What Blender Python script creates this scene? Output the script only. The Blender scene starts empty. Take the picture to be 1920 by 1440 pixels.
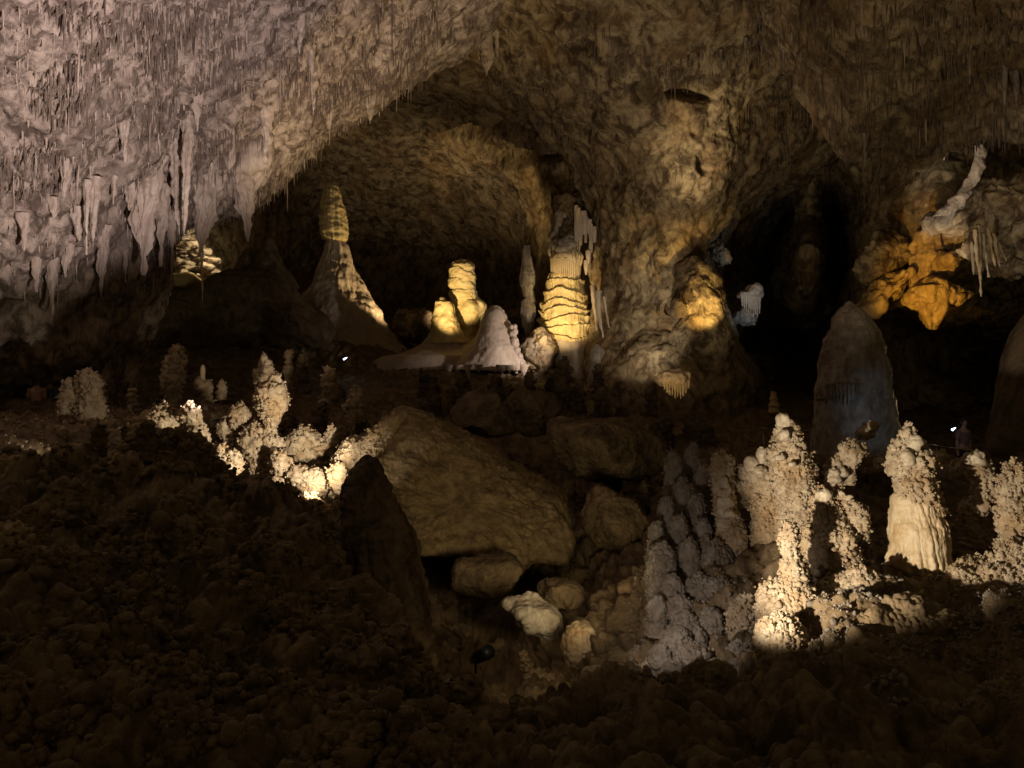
import bpy, math, random
import numpy as np
from mathutils import Vector
random.seed(7); RNG = np.random.RandomState(11)
S = bpy.context.scene
COL = S.collection

# ------------------------------------------------------------------ camera
F = 1600.0                       # focal length in photo pixels (photo 1920 x 1440)
cd = bpy.data.cameras.new('camera'); cam = bpy.data.objects.new('camera', cd); COL.objects.link(cam)
cd.sensor_width = 36; cd.lens = 36 * F / 1920; cd.clip_start = 0.1; cd.clip_end = 500
cam.location = (0, 0, 0); cam.rotation_euler = (math.radians(90), 0, 0)
S.camera = cam
# ------------------------------------------------------------------ world: almost lightless cave, dim warm fill light added
w = bpy.data.worlds.new('World'); S.world = w; w.use_nodes = True
w.node_tree.nodes['Background'].inputs[0].default_value = (1.0, 0.72, 0.34, 1)
w.node_tree.nodes['Background'].inputs[1].default_value = 0.062
S.view_settings.view_transform = 'Standard'; S.view_settings.look = 'None'
S.view_settings.exposure = 0.0; S.view_settings.gamma = 1.0
try:
    S.cycles.max_bounces = 5; S.cycles.diffuse_bounces = 2
except Exception: pass

def P(px, py, Y):
    return np.array([(px - 960.0) / F * Y, Y, (720.0 - py) / F * Y])

# ------------------------------------------------------------------ lamps
def spot(src, tgt, W, cone, col, blend=0.4, rad=0.06):
    a = Vector(P(*src)); b = Vector(P(*tgt))
    l = bpy.data.lights.new('cave_lamp', 'SPOT'); l.energy = W; l.spot_size = math.radians(cone)
    l.spot_blend = blend; l.color = col; l.shadow_soft_size = rad
    o = bpy.data.objects.new('cave_lamp', l); COL.objects.link(o)
    o.location = a; o.rotation_euler = (b - a).to_track_quat('-Z', 'Y').to_euler()
    return o
WARM = (1.0, .72, .34); CREAM = (1.0, .86, .66); WHITE = (1.0, .86, .72); LAV = (1.0, .80, .80); AMBER = (1.0, .50, .08); COOL = (.62, .80, 1.0)
#LIGHTS
# left ceiling: floor lamp on the left with its cone cut off low on the wall
spot((470, 800, 12.5), (190, 60, 14.5), 4500, 100, (1.0, .83, .85), 0.3, .12)
spot((760, 790, 22), (690, 160, 27), 2300, 60, WARM, 0.9, .3)
# vault fill
spot((1180, 740, 22), (1150, 190, 31), 1600, 105, (1.0, .80, .55), 1.0, .5)
spot((1330, 700, 26), (1310, 272, 31), 3000, 25, (1.0, .78, .46), 1.0, .2)
spot((860, 640, 44), (800, 250, 52), 1250, 84, (1.0, .74, .44), 1.0, .4)  # added fill lamp, lifts the dark back chamber
spot((1490, 760, 24), (1450, 260, 34), 450, 70, (1.0, .78, .46), 1.0, .5)  # added fill lamp for the right recess
spot((1010, 1130, 7.6), (1020, 1200, 11), 20, 130, (1.0, .74, .42), 1.0, .3)  # dim fill lamp added over the valley
spot((1600, 700, 14), (1640, 80, 19), 700, 96, (1.0, .78, .48), 1.0, .4)  # added wide fill lamp for the right ceiling
# central domes and column
spot((1010, 700, 31), (1066, 560, 37), 3000, 36, WARM, .8, .08)
spot((800, 700, 32), (868, 530, 38), 4200, 30, WARM, .5, .08)
spot((1085, 655, 32.5), (925, 640, 36), 620, 60, (1., .84, .74), .6, .1)
spot((815, 650, 41.6), (636, 450, 43), 1900, 50, WARM, .5, .1)
# alcove left
spot((430, 458, 40.0), (345, 500, 42.3), 330, 110, (1., .80, .46), .6, .1)
# left popcorn group
spot((668, 905, 11.6), (420, 760, 14.3), 760, 70, CREAM, .3, .05)
spot((640, 885, 12.9), (630, 840, 14.6), 38, 95, CREAM, .3, .05)
spot((690, 850, 15.0), (350, 690, 20), 500, 40, CREAM, .6, .08)
# slab
spot((1150, 1150, 8), (940, 900, 15), 340, 60, (1., .78, .42), .9, .3)
# right formations
spot((1085, 1190, 5.8), (1690, 895, 9), 1300, 45, (1.0, .86, .66), .6, .04)
spot((1625, 1120, 8.2), (1710, 1000, 9.0), 42, 80, (1., .84, .66), .9, .05)
spot((1190, 1130, 7.3), (1360, 1130, 10), 62, 84, (1.0, .86, .77), 1.0, .06)
# right wall
spot((1650, 640, 22), (1810, 320, 27), 1300, 34, CREAM, .6, .1)
spot((1690, 600, 19), (1890, 450, 21), 160, 60, WHITE, .7, .1)
spot((1600, 640, 23), (1740, 535, 27), 1700, 38, (1.0, .52, .07), .9, .08)
spot((1350, 620, 28.6), (1290, 535, 32), 620, 54, (1., .66, .2), .6, .1)
spot((1225, 700, 27), (1190, 590, 34), 700, 50, CREAM, .8, .1)
spot((1440, 640, 29), (1395, 560, 33), 160, 40, COOL, .6, .1)
spot((1240, 770, 25.5), (1268, 715, 27), 40, 50, WARM, .6, .05)
spot((1650, 850, 16.5), (1640, 750, 20), 26, 42, (.50, .72, 1.0), .8, .1)
spot((1740, 760, 22.5), (1664, 720, 20), 150, 50, WARM, .6, .1)
#ENDLIGHTS

# ------------------------------------------------------------------ numpy noise
def _h(ix, iy, iz, s):
    h = (ix.astype(np.int64) * 374761393 + iy.astype(np.int64) * 668265263 + iz.astype(np.int64) * 2147483647 + s * 974634777) & 0xffffffff
    h = ((h ^ (h >> 13)) * 1274126177) & 0xffffffff
    h = ((h ^ (h >> 15)) * 2246822519) & 0xffffffff
    return (h ^ (h >> 16)) & 0xffffffff
def noise(p, s=0):
    f = np.floor(p); r = p - f; i = f.astype(np.int64); u = r * r * r * (r * (r * 6 - 15) + 10)
    out = 0
    for a in (0, 1):
        for b in (0, 1):
            for c in (0, 1):
                h = _h(i[:, 0] + a, i[:, 1] + b, i[:, 2] + c, s)
                g = ((h & 1023) / 511.5 - 1) * (r[:, 0] - a) + (((h >> 10) & 1023) / 511.5 - 1) * (r[:, 1] - b) + (((h >> 20) & 1023) / 511.5 - 1) * (r[:, 2] - c)
                wt = (u[:, 0] if a else 1 - u[:, 0]) * (u[:, 1] if b else 1 - u[:, 1]) * (u[:, 2] if c else 1 - u[:, 2])
                out = out + g * wt
    return out * 1.2
def fbm(p, octv=4, s=0, g=.5):
    o = 0; a = 1.0
    for k in range(octv):
        o = o + a * noise(p * (2.03 ** k) + 17.3 * k, s + k); a *= g
    return o
def knobs(p, s=0, rad=.62):
    """height of round knobs (0..1) on cells of size 1"""
    q = p - .5; i = np.floor(q).astype(np.int64); best = np.full(len(p), 9.0)
    for a in (0, 1):
        for b in (0, 1):
            for c in (0, 1):
                jx, jy, jz = i[:, 0] + a, i[:, 1] + b, i[:, 2] + c
                h = _h(jx, jy, jz, s)
                dx = jx + .5 + ((h & 255) / 255. - .5) * .6 - p[:, 0]
                dy = jy + .5 + (((h >> 8) & 255) / 255. - .5) * .6 - p[:, 1]
                dz = jz + .5 + (((h >> 16) & 255) / 255. - .5) * .6 - p[:, 2]
                best = np.minimum(best, dx * dx + dy * dy + dz * dz)
    return np.sqrt(np.clip(1 - best / (rad * rad), 0, 1))

# ------------------------------------------------------------------ materials
MATS = {}
def rock(name, light, dark, stain=None, scale=1.0, streak=.35, bump=.5, bscale=14., rough=.75, contrast=.12, stain_amt=.3, spec=.25):
    m = bpy.data.materials.new(name); m.use_nodes = True; nt = m.node_tree; N = nt.nodes; L = nt.links
    b = N['Principled BSDF']; b.inputs['Roughness'].default_value = rough
    b.inputs['Specular IOR Level'].default_value = spec
    geo = N.new('ShaderNodeNewGeometry')
    mp = N.new('ShaderNodeMapping'); mp.inputs['Scale'].default_value = (scale, scale, scale * streak); L.new(geo.outputs['Position'], mp.inputs['Vector'])
    n1 = N.new('ShaderNodeTexNoise'); n1.inputs['Scale'].default_value = 1.7; n1.inputs['Detail'].default_value = 9; n1.inputs['Roughness'].default_value = .72; n1.inputs['Distortion'].default_value = .6
    L.new(mp.outputs[0], n1.inputs['Vector'])
    r1 = N.new('ShaderNodeMapRange'); r1.inputs['From Min'].default_value = .5 - contrast; r1.inputs['From Max'].default_value = .5 + contrast
    L.new(n1.outputs['Fac'], r1.inputs['Value'])
    mx = N.new('ShaderNodeMix'); mx.data_type = 'RGBA'; mx.inputs['A'].default_value = (*dark, 1); mx.inputs['B'].default_value = (*light, 1)
    L.new(r1.outputs[0], mx.inputs['Factor'])
    last = mx.outputs['Result']
    if stain:
        n2 = N.new('ShaderNodeTexNoise'); n2.inputs['Scale'].default_value = .6 * scale; n2.inputs['Detail'].default_value = 6; L.new(geo.outputs['Position'], n2.inputs['Vector'])
        r2 = N.new('ShaderNodeMapRange'); r2.inputs['From Min'].default_value = .48; r2.inputs['From Max'].default_value = .66; r2.inputs['To Max'].default_value = stain_amt
        L.new(n2.outputs['Fac'], r2.inputs['Value'])
        m2 = N.new('ShaderNodeMix'); m2.data_type = 'RGBA'; L.new(r2.outputs[0], m2.inputs['Factor']); L.new(last, m2.inputs['A']); m2.inputs['B'].default_value = (*stain, 1)
        last = m2.outputs['Result']
    L.new(last, b.inputs['Base Color'])
    n3 = N.new('ShaderNodeTexNoise'); n3.inputs['Scale'].default_value = bscale; n3.inputs['Detail'].default_value = 5; n3.inputs['Roughness'].default_value = .6; L.new(mp.outputs[0], n3.inputs['Vector'])
    bp = N.new('ShaderNodeBump'); bp.inputs['Strength'].default_value = bump; bp.inputs['Distance'].default_value = .05
    L.new(n3.outputs['Fac'], bp.inputs['Height']); L.new(bp.outputs[0], b.inputs['Normal'])
    MATS[name] = m; return m
rock('ceiling_rock', (.46, .37, .29), (.11, .08, .058), (.15, .11, .09), 1.5, .45, .9, 9, contrast=.085, stain_amt=.6)
rock('vault_rock', (.36, .28, .17), (.075, .05, .028), (.24, .14, .06), 1.0, .75, 1.0, 7, contrast=.085, stain_amt=.5)
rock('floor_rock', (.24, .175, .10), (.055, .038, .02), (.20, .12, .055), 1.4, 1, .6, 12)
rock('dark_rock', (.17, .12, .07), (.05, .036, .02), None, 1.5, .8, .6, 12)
rock('slab_rock', (.30, .22, .12), (.10, .07, .035), (.20, .13, .06), 2.5, 1, .5, 14, contrast=.12)
rock('knob_rock', (.33, .29, .24), (.15, .115, .08), (.20, .13, .08), 4, 1, .6, 22, contrast=.14)
rock('popcorn_rock', (.50, .41, .29), (.20, .13, .07), (.36, .22, .09), 4.0, 1, .35, 20, contrast=.16, stain_amt=.5)
rock('cream_calcite', (.62, .52, .36), (.40, .28, .14), (.55, .34, .14), 3.0, .25, .3, 16, rough=.5, contrast=.16, spec=.4)
rock('cap_calcite', (.50, .42, .31), (.34, .27, .18), None, 5, .8, .12, 20, rough=.5, spec=.4)
rock('pale_calcite', (.56, .47, .38), (.36, .28, .21), (.40, .29, .22), 1.8, .2, .25, 12, rough=.55, contrast=.15, spec=.35)
rock('grey_calcite', (.38, .34, .29), (.17, .13, .10), None, 2.2, .5, .4, 12, rough=.65)
rock('banded_calcite', (.60, .50, .27), (.42, .31, .13), (.46, .30, .12), 2.0, 1.5, .3, 10, rough=.6, contrast=.16)
rock('amber_calcite', (.52, .39, .22), (.20, .13, .06), None, 1.3, .5, .5, 10, rough=.55)
rock('drip_rock', (.25, .19, .145), (.12, .085, .065), None, 2, .3, .2, 10)

# ------------------------------------------------------------------ mesh helpers
def raw(name, V, Fq, mat, parent=None, smooth=True, origin=None):
    """V (n,3) world coords, Fq (m,4) quads or (m,3) tris"""
    V = np.asarray(V, np.float64)
    if parent is not None: org = np.array(parent.matrix_world.translation) if False else np.array(parent.location)
    elif origin is not None: org = np.array(origin)
    else: org = np.zeros(3)
    me = bpy.data.meshes.new(name)
    fl = Fq if isinstance(Fq, list) else [Fq]
    fl = [f for f in fl if len(f)]
    nl = sum(f.size for f in fl); nf = sum(len(f) for f in fl)
    me.vertices.add(len(V)); me.vertices.foreach_set('co', (V - org).astype(np.float32).ravel())
    me.loops.add(nl); me.loops.foreach_set('vertex_index', np.concatenate([f.ravel() for f in fl]).astype(np.int32))
    me.polygons.add(nf)
    tot = np.concatenate([np.full(len(f), f.shape[1]) for f in fl]); st = np.concatenate([[0], np.cumsum(tot)[:-1]])
    me.polygons.foreach_set('loop_start', st.astype(np.int32)); me.polygons.foreach_set('loop_total', tot.astype(np.int32))
    me.polygons.foreach_set('use_smooth', np.full(nf, smooth))
    me.update(calc_edges=True); me.validate()
    me.materials.append(MATS[mat] if isinstance(mat, str) else mat)
    o = bpy.data.objects.new(name, me); COL.objects.link(o)
    if parent is not None: o.parent = parent
    elif origin is not None: o.location = Vector(org)
    return o
def gridfaces(nr, nc, wrap=False):
    i = np.arange(nr - 1)[:, None]; j = np.arange(nc if wrap else nc - 1)[None]
    a = i * nc + j; b = i * nc + (j + 1) % nc
    return np.stack([a, b, b + nc, a + nc], -1).reshape(-1, 4)
def tag(o, label=None, cat=None, group=None, kind=None):
    if label: o['label'] = label
    if cat: o['category'] = cat
    if group: o['group'] = group
    if kind: o['kind'] = kind
    return o
def empty(name, loc):
    o = bpy.data.objects.new(name, None); COL.objects.link(o); o.location = Vector(loc); o.empty_display_size = .2; return o

def catmull(C, ts):
    """C (n,k) control, ts in [0,n-1]"""
    n = len(C); i = np.clip(np.floor(ts).astype(int), 0, n - 2); t = (ts - i)[:, None]
    p1 = C[i]; p2 = C[i + 1]; p0 = C[np.maximum(i - 1, 0)]; p3 = C[np.minimum(i + 2, n - 1)]
    m1 = (p2 - p0) * .5; m2 = (p3 - p1) * .5
    return (2 * t**3 - 3 * t**2 + 1) * p1 + (t**3 - 2 * t**2 + t) * m1 + (-2 * t**3 + 3 * t**2) * p2 + (t**3 - t**2) * m2
def loft(C, res, maxspan=400):
    """C[r][c] = (px,py,Y). returns world grid (R,K,3)"""
    C = np.array(C, float); R, K, _ = C.shape
    W = np.stack([P3 for P3 in [(C[..., 0] - 960) / F * C[..., 2], C[..., 2], (720 - C[..., 1]) / F * C[..., 2]]], -1)
    def params(axis):
        D = np.diff(C[..., :2], axis=axis); d = np.sqrt((D**2).sum(-1)); d = np.clip(d, 0, maxspan)
        D3 = np.abs(np.diff(C[..., 2], axis=axis)) * 12
        m = np.minimum(np.maximum(d, D3).mean(axis=1 - axis), maxspan)
        ts = []
        for k, v in enumerate(m):
            n = max(4, int(v / res)); ts += list(k + np.arange(n) / n)
        return np.array(ts + [float(len(m))])
    tr = params(0); tc = params(1)
    A = catmull(W.reshape(R, K * 3), tr).reshape(len(tr), K, 3)
    B = catmull(A.transpose(1, 0, 2).reshape(K, -1), tc).reshape(len(tc), len(tr), 3).transpose(1, 0, 2)
    return B
def normals(G, toward_cam=True):
    du = np.gradient(G, axis=0); dv = np.gradient(G, axis=1)
    n = np.cross(du, dv); n /= np.linalg.norm(n, axis=-1, keepdims=True) + 1e-9
    return n
SURF = {}
def sheet(name, C, res, disp, mat, flip=None):
    G = loft(C, res); n = normals(G)
    mid = G[G.shape[0] // 2, G.shape[1] // 2]; nm = n[G.shape[0] // 2, G.shape[1] // 2]
    if np.dot(nm, mid) > 0: n = -n
    if flip: n = -n
    p = G.reshape(-1, 3); d = disp(p, n.reshape(-1, 3))
    V = p + (d if d.ndim == 2 else n.reshape(-1, 3) * d[:, None])
    o = raw(name, V, gridfaces(*G.shape[:2]), mat); tag(o, kind='structure')
    SURF[name] = V
    return o, V, n.reshape(-1, 3), G.shape[:2]
def depth(name, px, py):
    V = SURF[name]; ok = V[:, 1] > 1
    V = V[ok]; qx = V[:, 0] / V[:, 1] * F + 960; qy = 720 - V[:, 2] / V[:, 1] * F
    d = (qx - px)**2 + (qy - py)**2; k = np.argsort(d)[:6]
    return float(V[k, 1].min())

# ------------------------------------------------------------------ form builders (return verts, [faces])
def merge(parts):
    V = []; Q = []; T = []; o = 0
    for v, f in parts:
        V.append(v)
        for a in (f if isinstance(f, list) else [f]):
            if not len(a): continue
            (Q if a.shape[1] == 4 else T).append(a + o)
        o += len(v)
    return np.concatenate(V), [np.concatenate(x) for x in (Q, T) if x]
def spire(prof, Y, d=None, res=2.6, flat=1.0, nth=None, lean=0.0, capped=True):
    """prof rows (py, pxL, pxR) from one end to the other; round in depth. d(p, n, th, z) -> displacement"""
    pr = np.array(prof, float)
    w0 = pr[0, 2] - pr[0, 1]; c0_ = (pr[0, 2] + pr[0, 1]) / 2
    if w0 > 2.4 and pr[-1, 0] > pr[0, 0] and capped:
        pr = np.vstack([[pr[0, 0] - .30 * w0, c0_ - .10 * w0, c0_ + .10 * w0], [pr[0, 0] - .22 * w0, c0_ - .30 * w0, c0_ + .30 * w0], pr])
    cx = ((pr[:, 1] + pr[:, 2]) / 2 - 960) / F * Y; r = (pr[:, 2] - pr[:, 1]) / 2 / F * Y; z = (720 - pr[:, 0]) / F * Y
    seg = np.sqrt(np.diff(z)**2 + np.diff(r)**2 + np.diff(cx)**2) * F / Y
    ts = []
    for k, v in enumerate(seg):
        n = max(2, int(v / res)); ts += list(k + np.arange(n) / n)
    ts = np.array(ts + [float(len(seg))])
    C = catmull(np.stack([cx, z, r], 1), ts); cx, z, r = C.T; r = np.maximum(r, .003)
    nth = nth or int(np.clip(2 * math.pi * r.max() * F / Y / res, 14, 420))
    th = np.arange(nth) / nth * 2 * math.pi
    ct, st = np.cos(th)[None], np.sin(th)[None]
    G = np.stack([cx[:, None] + r[:, None] * ct, Y + lean * (z - z.min())[:, None] + flat * r[:, None] * st + 0 * ct, z[:, None] + 0 * ct], -1)
    drdz = np.gradient(r) / (np.abs(np.gradient(z)) + 1e-4) * -np.sign(np.gradient(z) + 1e-9)
    nz = np.clip(drdz, -4, 4)[:, None]
    N = np.stack([ct + 0 * nz, st + 0 * nz, nz + 0 * ct], -1); N /= np.linalg.norm(N, axis=-1, keepdims=True)
    p = G.reshape(-1, 3); n = N.reshape(-1, 3)
    if d is not None:
        T2 = np.broadcast_to(th[None], G.shape[:2]).ravel()
        dd = d(p, n, T2, p[:, 2])
        fade = np.minimum(1, r / (r.max() * .18 + 1e-6)); fade = np.repeat(fade, nth)
        p = p + n * (dd * (.35 + .65 * fade))[:, None]
    f = gridfaces(len(ts), nth, True)
    R = len(ts)
    V = np.vstack([p, p[:nth].mean(0), p[-nth:].mean(0)])
    j = np.arange(nth); a = R * nth
    t1 = np.stack([np.full(nth, a), (j + 1) % nth, j], 1); t2 = np.stack([np.full(nth, a + 1), (R - 1) * nth + j, (R - 1) * nth + (j + 1) % nth], 1)
    return V, [f, np.vstack([t1, t2])], n
def blob(outl, Y, T, d=None, res=3.0, tilt=(0, 0), e=.75, tb=None, ez=.9, cuts=0):
    """star-shaped outline in px at depth Y, half thickness T (m), closed solid"""
    o = np.array(outl, float); o = np.vstack([o, o[:1]])
    n = len(o) - 1; per = np.sqrt((np.diff(o, axis=0)**2).sum(1)).sum(); K = int(np.clip(per / res, 16, 900))
    cyc = np.vstack([o[-2:-1], o, o[1:2]])
    cum = np.concatenate([[0], np.cumsum(np.sqrt((np.diff(o, axis=0)**2).sum(1)))]); s = np.arange(K) / K * cum[-1]
    ii = np.clip(np.searchsorted(cum, s, side='right') - 1, 0, n - 1); t = (s - cum[ii]) / (cum[ii + 1] - cum[ii] + 1e-9)
    o2 = catmull(cyc, 1 + ii + t)
    c = o[:-1].mean(0); rad = np.sqrt(((o2 - c)**2).sum(1)).mean()
    R = int(np.clip(rad * 2.6 / res, 8, 240)); ph = np.linspace(0.02, math.pi - .02, R)
    rr = np.sin(ph)**e; dz = -np.sign(np.cos(ph)) * np.abs(np.cos(ph))**ez
    PX = c[0] + (o2[None, :, 0] - c[0]) * rr[:, None]; PY = c[1] + (o2[None, :, 1] - c[1]) * rr[:, None]
    dzz = np.where(dz > 0, dz * (tb or T), dz * T)
    X = (PX - 960) / F * Y; Z = (720 - PY) / F * Y
    YY = Y + dzz[:, None] + tilt[0] * (PX - c[0]) + tilt[1] * (PY - c[1])
    k = YY / Y      # keep outline size true at its own depth
    G = np.stack([X, YY + 0 * X, Z], -1)
    du = np.gradient(G, axis=0); dv = np.roll(G, -1, 1) - np.roll(G, 1, 1)
    N = np.cross(du, dv); N /= np.linalg.norm(N, axis=-1, keepdims=True) + 1e-9
    cen = np.array([(c[0] - 960) / F * Y, Y, (720 - c[1]) / F * Y])
    p = G.reshape(-1, 3); nn = N.reshape(-1, 3)
    if cuts:
        ext = np.abs(p - cen).max(0)
        for _ in range(cuts):
            cn = RNG.normal(0, 1, 3); cn[1] = -abs(cn[1]); cn /= np.linalg.norm(cn)
            sup = ((p - cen) @ cn).max(); off = sup * RNG.uniform(.62, .88)
            ex = np.maximum(0, (p - cen) @ cn - off); p = p - ex[:, None] * cn * .93
        G2 = p.reshape(G.shape); du = np.gradient(G2, axis=0); dv = np.roll(G2, -1, 1) - np.roll(G2, 1, 1)
        nn = np.cross(du, dv).reshape(-1, 3); nn /= np.linalg.norm(nn, axis=-1, keepdims=True) + 1e-9
    if ((p - cen) * nn).sum(1).mean() < 0: nn = -nn
    if d is not None: p = p + nn * d(p, nn, None, p[:, 2])[:, None]
    nth = K; f = gridfaces(R, nth, True); V = np.vstack([p, p[:nth].mean(0), p[-nth:].mean(0)])
    j = np.arange(nth); a = R * nth
    t1 = np.stack([np.full(nth, a), (j + 1) % nth, j], 1); t2 = np.stack([np.full(nth, a + 1), (R - 1) * nth + j, (R - 1) * nth + (j + 1) % nth], 1)
    return V, [f, np.vstack([t1, t2])], nn

def _ico():
    bpy_m = __import__('bmesh'); b = bpy_m.new(); bpy_m.ops.create_icosphere(b, subdivisions=2, radius=1)
    V = np.array([v.co[:] for v in b.verts]); T = np.array([[v.index for v in f.verts] for f in b.faces]); b.free(); return V, T
ICO_V, ICO_T = _ico()
def _ico1():
    bpy_m = __import__('bmesh'); b = bpy_m.new(); bpy_m.ops.create_icosphere(b, subdivisions=1, radius=1)
    V = np.array([v.co[:] for v in b.verts]); T = np.array([[v.index for v in f.verts] for f in b.faces]); b.free(); return V, T
ICO1_V, ICO1_T = _ico1()
def _var(V, k): return np.stack([V * (1 + .42 * noise(V * 1.5 + 11.7 * i, i) + .25 * noise(V * 3.1 + 3.3 * i, i + 50))[:, None] for i in range(k)])
ICO_S, ICO1_S = _var(ICO_V, 14), _var(ICO1_V, 14)
def balls(c, r, hi=True, squash=None):
    n = len(c); iv, it = (ICO_V, ICO_T) if hi else (ICO1_V, ICO1_T)
    S3 = r[:, None, None] * (1 + RNG.uniform(-.35, .35, (n, 1, 3)))
    # random rotation about z
    a = RNG.uniform(0, 6.28, n); ca, sa = np.cos(a), np.sin(a)
    v = (ICO_S if hi else ICO1_S)[RNG.randint(0, 14, n)] * S3; x = v[..., 0] * ca[:, None] - v[..., 1] * sa[:, None]; y = v[..., 0] * sa[:, None] + v[..., 1] * ca[:, None]
    v = np.stack([x, y, v[..., 2]], -1) + c[:, None]
    return v.reshape(-1, 3), (it[None] + (np.arange(n) * len(iv))[:, None, None]).reshape(-1, 3)
def nodules(p, n, count, r0, r1, out=.4, branch=.35, up=0.2):
    """coral-like knobs standing on a surface, some with a second knob further out"""
    front = np.where((n[:, 1] < .45))[0]
    if len(front) == 0: return None
    k = front[RNG.randint(0, len(front), count)]
    clump = np.clip(noise(p[k] * (.16 / r0), 5) * 2.2 + .75, .05, 1.5)
    keep = clump > RNG.rand(count) * .55; k = k[keep]; clump = clump[keep]; count = len(k)
    if not count: return None
    r = (r0 + (r1 - r0) * RNG.rand(count)**2.2) * clump**.5
    r = r * np.where(RNG.rand(count) < .05, 1.7, 1)
    dirn = n[k] + RNG.normal(0, .35, (count, 3)); dirn[:, 2] += up; dirn /= np.linalg.norm(dirn, axis=1, keepdims=True)
    c = p[k] + dirn * (r * out * (.2 + 1.5 * clump * RNG.rand(count)))[:, None]
    nb = int(count * branch); c2 = c[:nb] + (dirn[:nb] + RNG.normal(0, .5, (nb, 3))) * (r[:nb] * 1.25)[:, None]; rb = r[:nb] * RNG.uniform(.55, .9, nb)
    return balls(np.vstack([c, c2]), np.concatenate([r, rb]), hi=(r0 * F / p[:, 1].mean() > 2.2))

# displacement recipes
def d_pop(s, a=1.0, big=.12, seed=0):
    return lambda p, n, th, z: a * (s * .55 * knobs(p / s, seed) + s * .25 * knobs(p / (s * .45), seed + 3)) + big * fbm(p / (s * 6), 3, seed + 5)
def d_smooth(a=.02, s=.5, seed=0):
    return lambda p, n, th, z: a * fbm(p / s, 4, seed)
def d_rock(a=.12, s=1.0, seed=0):
    return lambda p, n, th, z: a * fbm(p / s, 6, seed, .52) + a * .25 * np.abs(fbm(p / (s * .3), 3, seed + 9))
def d_flute(a, k, tier=0, tz=.3, seed=0, rag=.25):
    def f(p, n, th, z):
        ang = np.stack([np.cos(th) * k, np.sin(th) * k, z * .6], 1)
        fl = np.abs(noise(ang, seed)) * 2
        zz = z / tz + rag * 2.0 * fbm(p * .9, 3, seed + 2) + .15 * noise(ang * .4, seed + 4)
        t = zz - np.floor(zz)
        led = t**.6 * (1 - np.clip((t - .86) / .14, 0, 1)**2) if False else (1 - t)**1.6 * np.clip(t / .10, 0, 1)
        return a * (fl - .5) + tier * led + a * .6 * fbm(p * 3, 3, seed + 7)
    return f

def make(name, parts, mat, label, cat, group=None, base=None, parent=None):
    V, fs = merge([(q[0], q[1]) for q in parts])
    if parent is not None:
        o = raw(name, V, fs, mat, parent=parent)
        if label: o['label'] = label
        return o
    if base is None:
        z0 = V[:, 2].min(); base = (V[:, 0].mean(), V[:, 1].mean(), z0)
    o = raw(name, V, fs, mat, origin=base)
    return tag(o, label, cat, group)
def coral(name, lobes, Y, label, cat='stalagmite', mat='popcorn_rock', group=None, s=None, nod=1.0, nr=(1.5, 3.4), big=.10, kind='spire', a=1.35, parent=None, flat=1.0, branch=.25, up=.1):
    """popcorn-crusted formation. lobes: list of profiles, or outlines if kind == 'blob'"""
    parts = []; s = s or 9.0 / F * Y
    rm = max(max(l[2] - l[1] for l in L_) for L_ in lobes) / 2 if kind == 'spire' else 20
    big = min(big, .35 * rm / F * Y)
    for i, l in enumerate(lobes):
        if kind == 'spire': q = spire(l, Y + RNG.uniform(-.05, .05) * (i > 0), d_pop(s, a, big, RNG.randint(999)), flat=flat)
        else:
            q = blob(l, Y, .35 * (max(x for x, _ in l) - min(x for x, _ in l)) / F * Y, d_pop(s, a, big, RNG.randint(999)))
        parts.append(q)
        if nod:
            L = np.array(l, float)
            area = np.abs(np.diff(L[:, 0]) * (L[1:, 2] - L[1:, 1])).sum() if kind == 'spire' else (np.ptp(L[:, 0]) * np.ptp(L[:, 1]) * .75)
            cnt = int(area / (nr[0]**2 * 5.2) * nod) + 10; cnt = min(cnt, 8000)
            m = min(len(q[0]) - 2, len(q[2]))
            b = nodules(q[0][:m], q[2][:m], cnt, nr[0] / F * Y, nr[1] / F * Y, branch=branch, up=up)
            if b: parts.append(b)
    return make(name, parts, mat, label, cat, group, parent=parent)

# ================================================================== SETTING
def ceil_disp(p, n):
    q = p * np.array([1, 1, .6])
    return .55 * fbm(p * .28, 3, 1) + .20 * fbm(q * 1.1, 4, 2) + .13 * np.abs(fbm(q * 2.1, 4, 6)) + .07 * knobs(q * 2.8, 3) + .035 * knobs(q * 7, 4)
cA = [-500, -200, 0, 130, 250, 340, 430, 540, 640, 720, 790, 870, 960]
E  = [640, 640, 640, 635, 590, 430, 400, 318, 240, 182, 138, 100, -10]
YE = [19, 21, 22.5, 24, 26, 26, 27, 28, 29, 29.5, 30, 30.5, 30]
Y0 = [8, 8.5, 9, 9.5, 10, 10.5, 11, 12, 13, 13.5, 14, 15, 16]
Y1 = [11.5, 12, 12.5, 13, 13.8, 14.5, 15, 16, 17.5, 19, 20.5, 22, 24]
rows = [[(x, -520, y) for x, y in zip(cA, Y0)], [(x, -160, y) for x, y in zip(cA, Y1)]]
for f in (.3, .58, .82):
    rows.append([(x + (0 if f < .8 else 0), -160 + (e + 160) * f, y1 + (ye - y1) * f**.85) for x, e, y1, ye in zip(cA, E, Y1, YE)])
rows.append([(x, e, ye) for x, e, ye in zip(cA, E, YE)])
rows.append([(x, e + (70 if x < 260 else -14), ye + (1.5 if x < 260 else 2.2)) for x, e, ye in zip(cA, E, YE)])
rows.append([(x, e + (120 if x < 260 else -130), ye + (2 if x < 260 else 8)) for x, e, ye in zip(cA, E, YE)])
_, VA, NA, gA = sheet('cave_ceiling', rows, 2.6, ceil_disp, 'ceiling_rock')

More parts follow.
